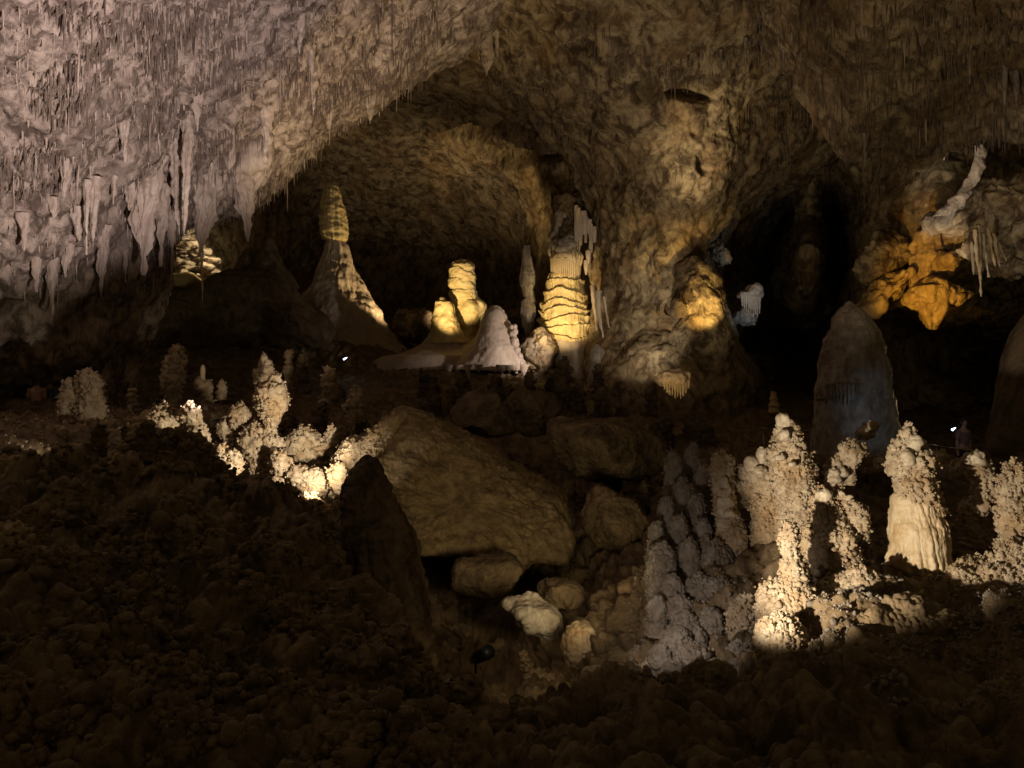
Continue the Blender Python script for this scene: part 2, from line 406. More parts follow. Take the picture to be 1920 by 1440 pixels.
DENT = [(1212, 172, 34, 26, 1.6), (1290, 180, 36, 9, 1.0), (1303, 300, 9, 20, 1.5), (1262, 580, 16, 14, .8), (1070, 40, 60, 12, .5), (1420, 640, 40, 20, 1.2), (880, 250, 120, 14, 1.2), (980, 300, 60, 12, 1.2), (1090, 80, 30, 10, .5), (690, 470, 60, 12, 1.0), (820, 480, 80, 14, 1.0)]
def dents(p):
    x = p[:, 0] / np.maximum(p[:, 1], 1) * F + 960; y = 720 - p[:, 2] / np.maximum(p[:, 1], 1) * F; o = 0
    wob = 9 * noise(p * .5, 3)
    for cx, cy, rx, ry, dd in DENT:
        q = ((x - cx + wob) / rx)**2 + ((y - cy + wob) / ry)**2
        o = o - dd * np.clip(1.25 - q, 0, 1)**.8
    return o
def vault_disp(p, n):
    return dents(p) + vault_disp0(p, n) + .10 * np.abs(fbm(p * np.array([3.2, 3.2, 2.4]), 3, 28)) - .30 * np.clip(noise(p * 1.3, 29) - .35, 0, 1)
def vault_disp0(p, n):
    q = p * np.array([1, 1, .8])
    return .7 * fbm(p * .16, 3, 21) + .35 * fbm(q * .6, 4, 22) + .14 * np.abs(fbm(q * 1.6, 4, 26)) * 1.4 + .05 * knobs(q * 2.5, 23)
B = [
 (-400, [0, 200, 400, 600, 800, 950, 1080, 1180, 1280, 1380, 1480, 1620], [18] * 12),
 (-100, [0, 200, 400, 600, 800, 950, 1080, 1180, 1280, 1380, 1480, 1620], [30, 30, 30, 29, 28, 27, 25, 24, 24, 25, 26, 28]),
 (60,   [0, 200, 400, 600, 800, 950, 1080, 1180, 1280, 1380, 1480, 1620], [38, 38, 38, 37, 35, 32, 29, 28, 28, 28.5, 30, 31.5]),
 (180,  [0, 200, 400, 600, 800, 950, 1080, 1180, 1280, 1385, 1475, 1600], [46, 46, 45, 43, 41, 37, 33, 30, 30, 31.5, 34, 36.5]),
 (300,  [0, 200, 400, 600, 800, 950, 1070, 1170, 1280, 1365, 1455, 1570], [50, 50, 50, 52, 50, 44, 37, 33, 31, 32.5, 35.5, 40]),
 (400,  [0, 200, 400, 600, 800, 940, 1060, 1150, 1260, 1352, 1385, 1490], [48, 48, 48, 57, 57, 52, 40, 34.5, 32, 33.5, 40, 54]),
 (500,  [0, 200, 400, 600, 800, 940, 1055, 1130, 1225, 1308, 1335, 1440], [46, 46, 48, 59, 61, 57, 42, 35.5, 32.5, 33.5, 39, 56]),
 (600,  [0, 200, 400, 600, 800, 940, 1060, 1130, 1235, 1350, 1385, 1450], [46, 46, 48, 59, 61, 57, 42, 35.5, 32.5, 33, 38, 54]),
 (690,  [0, 200, 400, 600, 800, 940, 1070, 1130, 1240, 1365, 1400, 1460], [46, 46, 48, 59, 61, 56, 41, 34, 31, 31.5, 37, 50]),
 (800,  [0, 200, 400, 600, 800, 940, 1070, 1130, 1240, 1365, 1400, 1460], [46, 46, 48, 59, 61, 52, 38, 32, 30, 30.5, 36, 46]),
]
sheet('cave_vault', [[(x, r[0], y) for x, y in zip(r[1], r[2])] for r in B], 3.0, vault_disp, 'vault_rock')

cC = [1430, 1500, 1545, 1600, 1660, 1720, 1780, 1850, 1950, 2300]
EC = [70, 130, 190, 285, 262, 292, 262, 238, 246, 270]
YC = [29, 27, 24, 23.5, 23.5, 24, 24, 24, 23, 20]
Y1c = [23, 21, 19, 17, 16, 15.5, 15, 14.5, 14, 12]
rows = [[(x, -560, 11) for x in cC], [(x, -160, y) for x, y in zip(cC, Y1c)]]
for f in (.4, .8):
    rows.append([(x, -160 + (e + 160) * f, y1 + (ye - y1) * f) for x, e, y1, ye in zip(cC, EC, Y1c, YC)])
rows.append([(x, e, ye) for x, e, ye in zip(cC, EC, YC)])
rows.append([(x, e - 8, ye + 2.0) for x, e, ye in zip(cC, EC, YC)])
rows.append([(x, e - 130, ye + 8) for x, e, ye in zip(cC, EC, YC)])
_, VC, NC, _g = sheet('cave_ceiling', rows, 3.0, ceil_disp, 'vault_rock'); SURF['right_ceiling'] = VC
SURF['cave_ceiling'] = VA

cD = [1300, 1400, 1460, 1520, 1570, 1640, 1720, 1790, 1860, 1940, 2200]
D = [(0, [42] * 11), (180, [46, 44, 42, 40, 38, 36, 35, 35, 35, 35, 35]), (300, [50, 46, 44, 42, 40, 35, 31, 30, 31, 31, 31]),
     (400, [54, 56, 54, 42, 52, 35, 30, 29, 30, 31, 31]), (480, [54, 56, 44, 38, 50, 34, 29.5, 28.5, 29, 30, 30]),
     (560, [46, 47, 40, 38, 44, 32, 31, 32, 36, 40, 40]), (640, [44, 42, 46, 46, 42, 37, 45, 48, 48, 46, 44]),
     (740, [42, 41, 42, 42, 38, 38, 42, 44, 44, 42, 40]), (880, [34, 34, 34, 34, 32, 32, 34, 34, 34, 32, 30])]
sheet('cave_wall', [[(x, r[0], y) for x, y in zip(cD, r[1])] for r in D], 3.0, vault_disp, 'vault_rock')

def floor_disp(p, n):
    near = np.clip(14 / p[:, 1], .5, 1.4)
    d = .30 * fbm(p * .45, 3, 31) + .16 * knobs(p * 1.5, 32) + .10 * knobs(p * 3.6, 33) + .06 * knobs(p * 9, 34) + .03 * fbm(p * 6, 3, 35)
    return d * np.clip(1.5 - p[:, 1] / 60, .8, 1.3)
gx = [-500, 0, 200, 400, 600, 800, 1000, 1200, 1400, 1600, 1800, 2400]
G0 = [(2.2, [2300] * 12), (3.5, [1760] * 12),
 (5, [1350, 1380, 1400, 1430, 1460, 1500, 1500, 1470, 1440, 1420, 1400, 1380]),
 (6.5, [1150, 1180, 1220, 1280, 1340, 1410, 1410, 1380, 1350, 1320, 1300, 1280]),
 (8, [980, 1000, 1040, 1080, 1180, 1330, 1350, 1310, 1280, 1190, 1170, 1130]),
 (9.5, [880, 900, 930, 960, 1050, 1280, 1310, 1220, 1105, 1110, 1080, 1050]),
 (11, [850, 870, 900, 930, 1010, 1220, 1270, 1110, 970, 1070, 1040, 1010]),
 (13, [850, 860, 920, 970, 1020, 1150, 1200, 1070, 930, 1060, 1080, 1020]),
 (15, [840, 850, 880, 930, 970, 1060, 1120, 1020, 920, 1010, 1060, 980]),
 (18, [810, 820, 830, 850, 880, 960, 1010, 960, 900, 950, 980, 930]),
 (22, [780, 785, 790, 800, 815, 870, 900, 880, 860, 890, 900, 880]),
 (28, [740, 745, 750, 755, 760, 780, 790, 800, 810, 840, 855, 840]),
 (35, [695, 695, 690, 690, 700, 705, 712, 725, 745, 790, 815, 810]),
 (42, [640, 630, 570, 545, 620, 670, 690, 705, 715, 750, 770, 765]),
 (52, [620, 620, 600, 560, 620, 650, 680, 690, 700, 730, 740, 740]),
 (64, [600, 600, 580, 560, 600, 640, 670, 680, 690, 710, 720, 720])]
_, VF, NF, _g = sheet('cave_floor', [[(x, y, r[0]) for x, y in zip(gx, r[1])] for r in G0], 3.2, floor_disp, 'floor_rock')

# ================================================================== CEILING THINGS
def sproj(V): return V[:, 0] / V[:, 1] * F + 960, 720 - V[:, 2] / V[:, 1] * F
def tite(px, top, bot, w, Y=None, surf='cave_ceiling', mat='pale_calcite', label=None, kink=0, ragged=.25, blunt=False, group='large stalactites under the left ceiling', parts=None, name='stalactite'):
    if Y is None: Y = depth(surf, px, top + 6) - .12
    j1, j2, j3 = RNG.uniform(-.06, .06, 3) * w
    h = bot - top
    pr = [(top - w * 1.1, px - w * .75, px + w * .75), (top - w * .35, px - w * .60, px + w * .60), (top + h * .08, px - w * .47, px + w * .47), (top + h * .2, px - w * .46 + j1, px + w * .44 + j1), (top + h * .36, px - w * .36 + kink * .3 + j2, px + w * .38 + kink * .3 + j2),
          (top + h * .55, px - w * .26 + kink * .6 + j3, px + w * .26 + kink * .6 + j3), (top + h * .72, px - w * .17 + kink * .8, px + w * .17 + kink * .8), (top + h * .88, px - w * .08 + kink * .9, px + w * .09 + kink * .9), (bot, px - (w * .12 if blunt else .7) + kink, px + (w * .12 if blunt else .7) + kink)]
    wm = w / F * Y
    sd = RNG.randint(999); f1 = d_flute(wm * .20, 2.6, 0, seed=sd)
    q = spire(pr, Y, lambda p, n, th, z: f1(p, n, th, z) + wm * .22 * fbm(p * np.array([1, 1, .45]) / (wm * .5), 3, sd), res=1.5, nth=max(18, int(w * 1.6)), capped=False)
    pl = [q] + (parts or [])
    V, fs = merge([(a[0], a[1]) for a in pl])
    o = raw(name, V, fs, mat, origin=P(px, top, Y)); return tag(o, label, 'stalactite', group)
T = [ # px, top, bottom, width, kink, label
 (462, 322, 452, 52, 3, 'broad pale stalactite tapering to a sharp tip at the right end of the hanging row'),
 (272, 345, 516, 50, -4, 'pale fused stalactite with a slanting shoulder hanging beside the lit alcove'),
 (333, 288, 440, 30, 3, 'long pale stalactite, left one of the fused pair above the alcove'),
 (352, 218, 448, 24, -7, 'longest pale stalactite starting high on the ceiling, fused at its tip with its neighbour'),
 (388, 366, 482, 50, -10, 'thick blunt stalactite curtain with a straw dripping from its end'),
 (192, 452, 556, 26, -2, 'brownish stalactite hanging low left of the alcove'),
 (164, 352, 478, 13, -2, 'slim pale stalactite, left one of a close pair near the left wall'),
 (179, 352, 462, 18, -4, 'stout pinkish stalactite, right one of a close pair near the left wall'),
 (98, 505, 590, 20, 0, 'hooked pale stalactite, lowest on the far left wall'),
 (305, 372, 500, 24, -3, 'brown stalactite hanging just left of the fused pair'),
 (322, 395, 470, 20, 2, 'short brown stalactite in the gap beside the fused pair'),
 (248, 352, 395, 26, -6, 'short curled pale stalactite blade left of the fused shoulder'),
 (126, 316, 372, 20, -6, 'pale blade shaped stalactite leaning left high on the left wall'),
 (101, 388, 414, 16, 0, 'tiny pale stalactite tooth on the left wall'),
 (214, 342, 392, 11, -2, 'small pale forked stalactite left of the curled blade'),
 (232, 243, 304, 18, 2, 'short pale stalactite midway up the left ceiling'),
 (371, 186, 246, 22, -2, 'small pointed stalactite right above the longest pair'),
 (590, 142, 214, 20, -3, 'warm lit cream stalactite on the bright right part of the left ceiling'),
 (565, 38, 102, 15, -4, 'pale stalactite near the top edge of the picture, right of its middle stalactites'),
 (585, 98, 150, 12, 0, 'small warm stalactite above the cream one on the bright ceiling'),
 (430, 288, 326, 22, 0, 'stubby pale stalactite left of the broad sharp one'),
 (500, 225, 330, 22, -3, 'pale ribbed stalactite hanging over the shoulder of the broad sharp one'),
 (618, 222, 244, 13, 0, 'small white stalactite tooth on the ceiling lip'),
 (694, 185, 232, 20, 0, 'warm stalactite stub on the ceiling edge beyond the lip'),
 (145, 410, 452, 20, 4, 'curved yellowish stalactite edge on the left wall'),
 (68, 500, 548, 16, 0, 'dull stalactite low on the far left wall'),
 (45, 420, 470, 18, 0, 'rough brown stalactite at the far left of the wall'),
 (128, 470, 520, 22, -6, 'pale slanting stalactite rib above the hooked one'),
 (235, 480, 530, 10, 0, 'thin grey stalactite between the brownish one and the alcove'),
]
for (px, a, b, wd, kk, lb) in T:
    tite(px, a, b, wd, kink=kk, label=lb, blunt=(px == 388))
# cup shaped flange above the broad stalactite
Yc = depth('cave_ceiling', 470, 300) - .3
q = blob([(440, 322), (452, 285), (480, 258), (505, 250), (512, 285), (503, 318), (480, 322), (470, 330), (455, 328)], Yc, .35, d_smooth(.06, .5, 3))
make('flowstone_drapery', [q], 'pale_calcite', 'pale scooped drapery flange directly above the broad sharp stalactite', 'drapery')
# thin straws seen against the alcove and along the lip
def straw_mesh(Ls, taper=.35, seed=0):
    n = 7; rows = 6; th = np.arange(n) / n * 2 * math.pi
    V = []
    for k in range(rows):
        t = k / (rows - 1); r = .018 * (1 - (1 - taper) * t) * (1 + .25 * math.sin(seed + k * 2.1))
        if k == rows - 1: r *= .3
        V.append(np.stack([r * np.cos(th) + .01 * math.sin(seed + k), r * np.sin(th), np.full(n, -t * Ls)], 1))
    V = np.vstack(V); return V, gridfaces(rows, n, True)
def long_straw(px, a, b, w, lb, Y=None, dx=0, mat='pale_calcite'):
    Y = Y or depth('cave_ceiling', px, a) - .1
    q = spire([(a, px - w / 2, px + w / 2), ((a + b) / 2, px - w * .4 + dx * .5, px + w * .4 + dx * .5), (b, px - .6 + dx, px + .6 + dx)], Y, d_smooth(.01, .2), res=1.5, nth=10)
    make('soda_straw', [q], mat, lb, 'soda straw', 'long thin straws beside the lit alcove')
long_straw(292, 470, 545, 5, 'thin straw stalactite slanting in front of the alcove, left of the others', 25.6, -4)
long_straw(323, 470, 525, 6, 'white thin straw against the left side of the lit alcove', 25.6, -2)
long_straw(378, 475, 566, 5, 'longest thin yellow straw dropping below the blunt curtain', 25.4, 2, 'cream_calcite')
long_straw(536, 272, 318, 4, 'thin yellow straw hanging free of the ceiling lip', 27.4, 0, 'cream_calcite')
long_straw(546, 266, 304, 4, 'shorter yellow straw beside the free hanging one on the lip', 27.4, 0, 'cream_calcite')
long_straw(735, 0, 110, 4, 'very long thin straw at the top middle of the ceiling', 24, 0, 'drip_rock')
# fields of small soda straws: 280 individuals, the rest one mass
def pickable(V, N, ok):
    qx, qy = sproj(V); k = np.where(ok(qx, qy) & (V[:, 1] > 4))[0]; return k
SM = []
for i in range(6):
    v, f = straw_mesh([.35, .45, .55, .3, .65, .4][i], seed=i)
    me_o = raw('soda_straw', v, f, 'drip_rock' if i < 4 else 'pale_calcite'); SM.append(me_o)
cand = pickable(VA, NA, lambda x, y: (x > 0) & (x < 820) & (y > 0) & (y < 560))
fld = fbm(VA[cand] * np.array([1, 1, .8]) * .55, 3, 77); cand2 = cand[fld > .16]
sel = cand2[RNG.randint(0, len(cand2), 230)]
candC = pickable(VC, NC, lambda x, y: (x > 1400) & (x < 1920) & (y > 0) & (y < 290))
selC = candC[RNG.randint(0, len(candC), 50)]
LS = {'brown': 'small brown soda straw in the dense fields on the ceiling', 'pale': 'small pale soda straw among the brown ones on the ceiling'}
used = set()
for j, v in enumerate(np.vstack([VA[sel], VC[selC]])):
    i = j % 6; src = SM[i]
    o = src if i not in used else src.copy()
    if i in used: COL.objects.link(o)
    used.add(i)
    sc = RNG.uniform(.8, 1.5); o.location = Vector(v + np.array([0, -.02, .03])); o.scale = (sc, sc, RNG.uniform(.7, 1.6)); o.rotation_euler = (0, 0, RNG.uniform(0, 6))
    tag(o, LS['brown' if i < 4 else 'pale'], 'soda straw', 'small soda straws on the ceiling')
def straw_mass(V, cand, n, lo, hi, mat, thick=1.0):
    k = cand[RNG.randint(0, len(cand), n)]; c = V[k]; L = lo + (hi - lo) * RNG.rand(n)**2; r = (.008 + .026 * RNG.rand(n)**2) * thick
    th = np.arange(5) / 5 * 2 * math.pi; ring = np.stack([np.cos(th), np.sin(th), 0 * th], 1)
    A = c[:, None] + ring[None] * r[:, None, None] + np.array([0, -.01, .05]); B = c[:, None] + ring[None] * (r * .55)[:, None, None] - np.stack([0 * L, 0 * L, L * .65], 1)[:, None]
    tip = c[:, None] - np.stack([0 * L, 0 * L, L], 1)[:, None]
    VV = np.concatenate([A, B, tip], 1).reshape(-1, 3); base = np.arange(n) * 11
    j = np.arange(5); jn = (j + 1) % 5
    Q = np.stack([j, jn, jn + 5, j + 5], 1)[None] + base[:, None, None]; T3 = np.stack([j + 5, jn + 5, np.full(5, 10)], 1)[None] + base[:, None, None]
    return VV, [Q.reshape(-1, 4), T3.reshape(-1, 3)]
pA = straw_mass(VA, cand2, 4200, .05, .5, 'drip_rock')
cB = pickable(SURF['cave_vault'], None, lambda x, y: (x > 700) & (x < 1560) & (y > -20) & (y < 330)); fB = fbm(SURF['cave_vault'][cB] * .4, 3, 71); cB = cB[fB > .12]
pB = straw_mass(SURF['cave_vault'], cB, 1500, .1, .6, 'drip_rock', 1.3)
pC = straw_mass(VC, candC, 2600, .1, .6, 'drip_rock')
V_, f_ = merge([pA, pB, pC])
o = raw('soda_straws', V_, f_, 'drip_rock'); tag(o, 'dense fields of tiny brown soda straws covering the ceiling', 'soda straws', kind='stuff')
pA2 = straw_mass(VA, cand, 1500, .06, .32, 'pale')
o = raw('soda_straws', pA2[0], pA2[1], 'pale_calcite'); tag(o, 'scattered tiny pale soda straws between the brown ones', 'soda straws', kind='stuff')

# vault and right ceiling stalactites
for (px, a, b, wd, sf, lb) in [
 (912, 62, 142, 28, 'cave_vault', 'pale ribbed stalactite hanging from the vault near the top centre'),
 (898, 70, 112, 14, 'cave_vault', 'short stalactite left of the ribbed one at the top centre'),
 (932, 70, 108, 12, 'cave_vault', 'short stalactite right of the ribbed one at the top centre'),
 (1398, 78, 146, 6, 'right_ceiling', 'thin pale stalactite hanging under the dim right vault'),
 (1352, 98, 150, 5, 'cave_vault', 'thin reddish straw left of the thin pale stalactite'),
 (1470, 95, 150, 7, 'right_ceiling', 'thin dull stalactite right of the thin pale one'),
 (1622, 262, 314, 10, 'right_ceiling', 'small mauve stalactite below the ceiling lobe'),
 (1884, 132, 208, 12, 'right_ceiling', 'dark stalactite spike near the right edge of the ceiling'),
 (1906, 140, 215, 10, 'right_ceiling', 'dark stalactite spike next to the right edge of the picture'),
 (1818, 90, 158, 9, 'right_ceiling', 'dark stalactite spike on the right ceiling, left of the edge pair')]:
    tite(px, a, b, wd, surf=sf, label=lb, mat='grey_calcite' if px > 1000 else 'pale_calcite', group='stalactites on the vault and right ceiling')

# ================================================================== CENTRE
def fl(a, k, tier=0, tz=.3, rag=.25): return d_flute(a, k, tier, tz, RNG.randint(999), rag)
# tall leaning-cone stalagmite
e = empty('tall_stalagmite', P(630, 650, 43)); tag(e, 'tallest pointed stalagmite, lit on its right side, with a notched neck', 'stalagmite', 'great stalagmites of the far chamber')
q = spire([(339, 618, 620), (343, 614, 627), (353, 609, 633), (370, 605, 638), (390, 601, 645), (415, 600, 650), (436, 601, 652), (448, 606, 650), (455, 614, 643)], 43, lambda p, n, th, z: fl(.05, 3, .03, .38)(p, n, th, z) + .12 * fbm(p * np.array([.9, .9, 1.6]), 4, 3) + .05 * fbm(p * np.array([3, 3, 5]), 3, 5), res=1.6)
make('cap', [q], 'banded_calcite', None, None, parent=e)
q = spire([(448, 616, 642), (460, 608, 650), (490, 598, 662), (530, 584, 682), (570, 562, 704), (610, 534, 728), (645, 500, 752), (670, 455, 778), (690, 420, 800)], 43, lambda p, n, th, z: fl(.10, 3, .02, 1.2)(p, n, th, z) + .25 * fbm(p * .6, 4, 3), res=2.2)
make('base_cone', [q], 'pale_calcite', None, None, parent=e)
for prof, Y, lb in [
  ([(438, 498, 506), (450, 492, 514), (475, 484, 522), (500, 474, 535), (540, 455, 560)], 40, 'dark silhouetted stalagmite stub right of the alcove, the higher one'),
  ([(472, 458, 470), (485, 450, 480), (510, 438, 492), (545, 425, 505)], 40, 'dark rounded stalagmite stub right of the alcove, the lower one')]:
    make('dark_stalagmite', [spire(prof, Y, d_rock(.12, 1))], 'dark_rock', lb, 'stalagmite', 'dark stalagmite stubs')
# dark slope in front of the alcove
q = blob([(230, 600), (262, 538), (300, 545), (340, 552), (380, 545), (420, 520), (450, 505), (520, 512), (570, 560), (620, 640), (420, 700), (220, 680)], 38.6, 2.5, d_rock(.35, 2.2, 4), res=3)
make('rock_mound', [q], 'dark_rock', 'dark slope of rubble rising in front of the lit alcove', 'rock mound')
# alcove formations
Ya = 42
q = []
for k in range(26):
    yy = 440 + 92 * (k / 26)**.9; wl = 16 + 50 * (k / 26); xx = 352 + RNG.uniform(-.5, 1.1) * wl * .9
    w_ = RNG.uniform(9, 24); h_ = RNG.uniform(3.5, 8)
    q.append(blob([(xx - w_, yy + h_ * .3), (xx - w_ * .5, yy - h_), (xx + w_ * .4, yy - h_ * .8), (xx + w_, yy), (xx + w_ * .5, yy + h_), (xx - w_ * .4, yy + h_ * .7)], Ya + RNG.uniform(-.9, .5), .6, d_rock(.22, .5, k), res=1.8))
make('flowstone', q, 'pale_calcite', 'ragged lit flowstone ledges inside the left alcove', 'flowstone')
q = [blob([(255, 512), (285, 505), (300, 520), (296, 542), (270, 535)], Ya - 1, .6, d_rock(.2, .5, 7))]
make('flowstone', q, 'banded_calcite', 'small lit flowstone patch at the left corner of the alcove', 'flowstone')
q = blob([(300, 540), (312, 525), (340, 512), (366, 515), (380, 532), (360, 545), (320, 545)], Ya - 2, .8, fl(.12, 5) if False else d_rock(.18, .6, 8))
make('flowstone', [q], 'banded_calcite', 'bright rounded flowstone lip at the foot of the alcove', 'flowstone')

# domes
e = empty('domed_stalagmite', P(880, 700, 38.5)); tag(e, 'round headed domed stalagmite, brightest and tallest of the centre domes', 'stalagmite', 'great stalagmites of the far chamber')
q = spire([(485, 866, 868), (487, 859, 874), (491, 853, 880), (499, 846, 887), (515, 842.5, 890), (535, 842.5, 891), (545, 845, 892), (555, 843, 894), (566, 847, 888), (572, 852, 882)], 38.5, lambda p, n, th, z: .05 * (np.mod(z / .42 + .9 * fbm(p * .8, 3, 7), 1) - .5) + .10 * fbm(p * np.array([1.6, 1.6, 3]), 4, 6) + .03 * np.abs(noise(p * np.array([6, 6, 1.2]), 3)), res=1.2)
make('dome', [q], 'banded_calcite', None, None, parent=e)
q = [spire([(558, 862, 900), (566, 852, 909), (580, 849, 913), (596, 856, 908), (610, 862, 900), (624, 866, 896), (650, 860, 900)], 38.7, lambda p, n, th, z: .16 * fbm(p * 1.2, 4, 8) + .05 * fbm(p * 4, 3, 2), res=1.5)]
make('shoulder', q, 'banded_calcite', None, None, parent=e)
e = empty('stalagmite', P(820, 700, 37.5)); tag(e, 'low blunt stalagmite with a wide sweeping skirt left of the domes', 'stalagmite', 'great stalagmites of the far chamber')
q = spire([(562, 820, 838), (568, 815, 850), (590, 812, 855), (610, 808, 860), (630, 803, 868), (644, 796, 880)], 37.5, lambda p, n, th, z: .16 * fbm(p * .8, 3, 61) + .05 * fbm(p * 3, 4, 6) + .03 * knobs(p * 4, 3), res=1.4)
make('stump', [q], 'banded_calcite', None, None, parent=e)
q = spire([(636, 798, 876), (645, 790, 886), (655, 772, 905), (664, 745, 925), (670, 715, 945), (690, 690, 960), (730, 680, 970)], 37.5, d_smooth(.05, 1.2, 3), res=2, flat=.7)
make('skirt', [q], 'pale_calcite', None, None, parent=e)
e = empty('stalagmite', P(925, 700, 36)); tag(e, 'broad stalagmite with a toothed hem in front of the domes', 'stalagmite', 'great stalagmites of the far chamber')
q = spire([(578, 918, 936), (584, 910, 944), (600, 903, 952), (620, 897, 962), (640, 889, 968), (655, 880, 974)], 36, lambda p, n, th, z: .06 * fbm(p * 1.6, 4, 9) + .07 * knobs(p * 4, 2) * np.clip(np.cos(th) * 2 - 1, 0, 1), res=1.4)
make('peak', [q], 'pale_calcite', None, None, parent=e)
def hem(p, n, th, z): return .10 * fbm(p * 1.1, 4, 12)
q = spire([(640, 886, 968), (660, 870, 978), (680, 852, 986), (694, 836, 990)], 36, hem, res=1.6)
teeth = [spire([(684, x - 11, x + 11), (694, x - 8, x + 7), (704 + dy, x - 3, x + 3), (710 + dy, x - 1, x + 1)], 36 - (2.0 if 860 < x < 960 else 1.1), hem, res=1.5, capped=False) for x, dy in [(842, 2), (860, -3), (878, 3), (897, -4), (940, -6), (955, -12), (968, -10), (982, -2)]]
make('toothed_hem', [q] + teeth, 'pale_calcite', None, None, parent=e)
# bright beaded rim on its right
q = spire([(612, 958, 966), (640, 960, 970), (665, 964, 976), (690, 972, 988)], 35.4, lambda p, n, th, z: .1 * knobs(p * 4, 2), res=1.3)
make('beaded_rim', [q], 'pale_calcite', None, None, parent=e)
# banded column
e = empty('banded_column', P(1062, 700, 37)); tag(e, 'yellow lit column stacked in horizontal bands beneath a fringed drapery', 'column', 'great stalagmites of the far chamber')
q = spire([(508, 1040, 1076), (518, 1030, 1088), (530, 1027, 1093), (560, 1019, 1098), (600, 1013, 1104), (635, 1011, 1109), (650, 1013, 1112)], 37, lambda p, n, th, z: fl(.04, 7, .05, .62, .5)(p, n, th, z) + .12 * (np.mod(z / .40 + .8 * fbm(p * np.array([.5, .5, 1.1]), 3, 7) + .35 * noise(p * 1.3, 5), 1)**1.5 - .5) * 1.5 * (.55 + .45 * np.clip(noise(p * .9, 8) * 3 + .5, 0, 1)) + .10 * fbm(p * 1.2, 3, 6), res=1.1)
make('banded_body', [q], 'banded_calcite', None, None, parent=e)
q = spire([(640, 1012, 1110), (660, 1009, 1117), (680, 1008, 1126), (700, 1004, 1134), (725, 998, 1140)], 37, lambda p, n, th, z: .14 * fbm(p * .8, 4, 5) + .08 * np.abs(noise(np.stack([np.cos(th) * 3, np.sin(th) * 3, z * .3], 1), 5)), res=1.8)
make('smooth_foot', [q], 'pale_calcite', None, None, parent=e)
dr = [spire([(478, 1034, 1090), (486, 1031, 1092), (496, 1034, 1090), (508, 1040, 1084), (516, 1050, 1076)], 36.9, fl(.08, 9), res=1.3)]
for k in range(22):
    a = math.pi + math.pi * (k + .5) / 22; x = 1061 + 27 * math.cos(a); yy = 36.9 + math.sin(a) * .62
    L = 515 + 12 * math.cos((x - 1062) / 20) + RNG.uniform(-6, 6)
    dr.append(spire([(484, x - 2.6, x + 2.6), (500, x - 2.2, x + 2.2), (L, x - .6, x + .6)], yy, None, res=1.5, nth=8))
make('fringed_drapery', dr, 'cream_calcite', None, None, parent=e)
q = [spire([(448, 1046, 1080), (456, 1038, 1086), (468, 1035, 1088), (480, 1036, 1088)], 37, lambda p, n, th, z: .3 * fbm(p * 1.6, 4, 15), res=1.5)]
make('knobbly_crown', q, 'grey_calcite', None, None, parent=e)
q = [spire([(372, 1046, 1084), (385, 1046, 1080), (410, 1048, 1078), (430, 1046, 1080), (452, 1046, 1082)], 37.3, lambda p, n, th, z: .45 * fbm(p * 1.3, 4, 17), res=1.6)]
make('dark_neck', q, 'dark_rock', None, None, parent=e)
# canopy behind the neck
q = blob([(1030, 470), (1034, 420), (1046, 385), (1068, 376), (1090, 385), (1082, 398), (1050, 400), (1046, 430), (1044, 470)], 37.8, .7, d_rock(.2, .7, 3), res=1.8)
make('flowstone', [q], 'grey_calcite', 'rough grey rock canopy arching around the neck of the banded column', 'flowstone')
dd = []
for k, (x, a, b, wd) in enumerate([(1080, 385, 452, 8), (1083, 390, 468, 7), (1087, 395, 440, 10), (1090, 400, 460, 8), (1095, 402, 440, 11), (1098, 408, 455, 9), (1104, 412, 446, 12), (1109, 420, 474, 9), (1114, 425, 455, 8), (1106, 452, 482, 6), (1086, 440, 478, 5), (1103, 470, 498, 9), (1099, 488, 515, 8), (1094, 396, 418, 14)]):
    dd.append(spire([(a, x - wd * .5, x + wd * .5), ((a + b) / 2, x - wd * .4, x + wd * .45), (b, x - .7, x + .7)], 36.6, lambda p, n, th, z, k=k: .10 * fbm(p * np.array([2.5, 2.5, .8]), 4, k), res=1.4, nth=18, capped=False))
make('stalactite_curtain', dd, 'pale_calcite', 'ragged white stalactite curtain right of the banded column crown', 'drapery')
# dark draped column at left
q = spire([(462, 984, 991), (490, 980, 998), (520, 975, 1003), (535, 977, 1001), (556, 982, 1000), (575, 976, 1004), (600, 978, 1002), (630, 984, 998), (650, 986, 996)], 38, fl(.10, 3, .05, .6), res=1.5)
make('column', [q], 'grey_calcite', 'slender fluted column in half shade left of the banded column', 'column', 'great stalagmites of the far chamber')
q = blob([(968, 655), (985, 640), (1005, 622), (1022, 618), (1038, 640), (1045, 670), (1030, 705), (1000, 700), (985, 690), (975, 668)], 36, .9, d_rock(.25, .6, 12), res=1.8)
make('flowstone_boulder', [q], 'vault_rock', 'ribbed grey flowstone lump between the toothed stalagmite and the banded column', 'boulder')
q = spire([(648, 1116, 1124), (662, 1108, 1138), (685, 1104, 1150), (712, 1102, 1158), (735, 1100, 1162)], 34, d_rock(.12, .8, 5), res=1.8)
make('stalagmite', [q], 'grey_calcite', 'blue grey stalagmite stump at the right foot of the banded column', 'stalagmite')
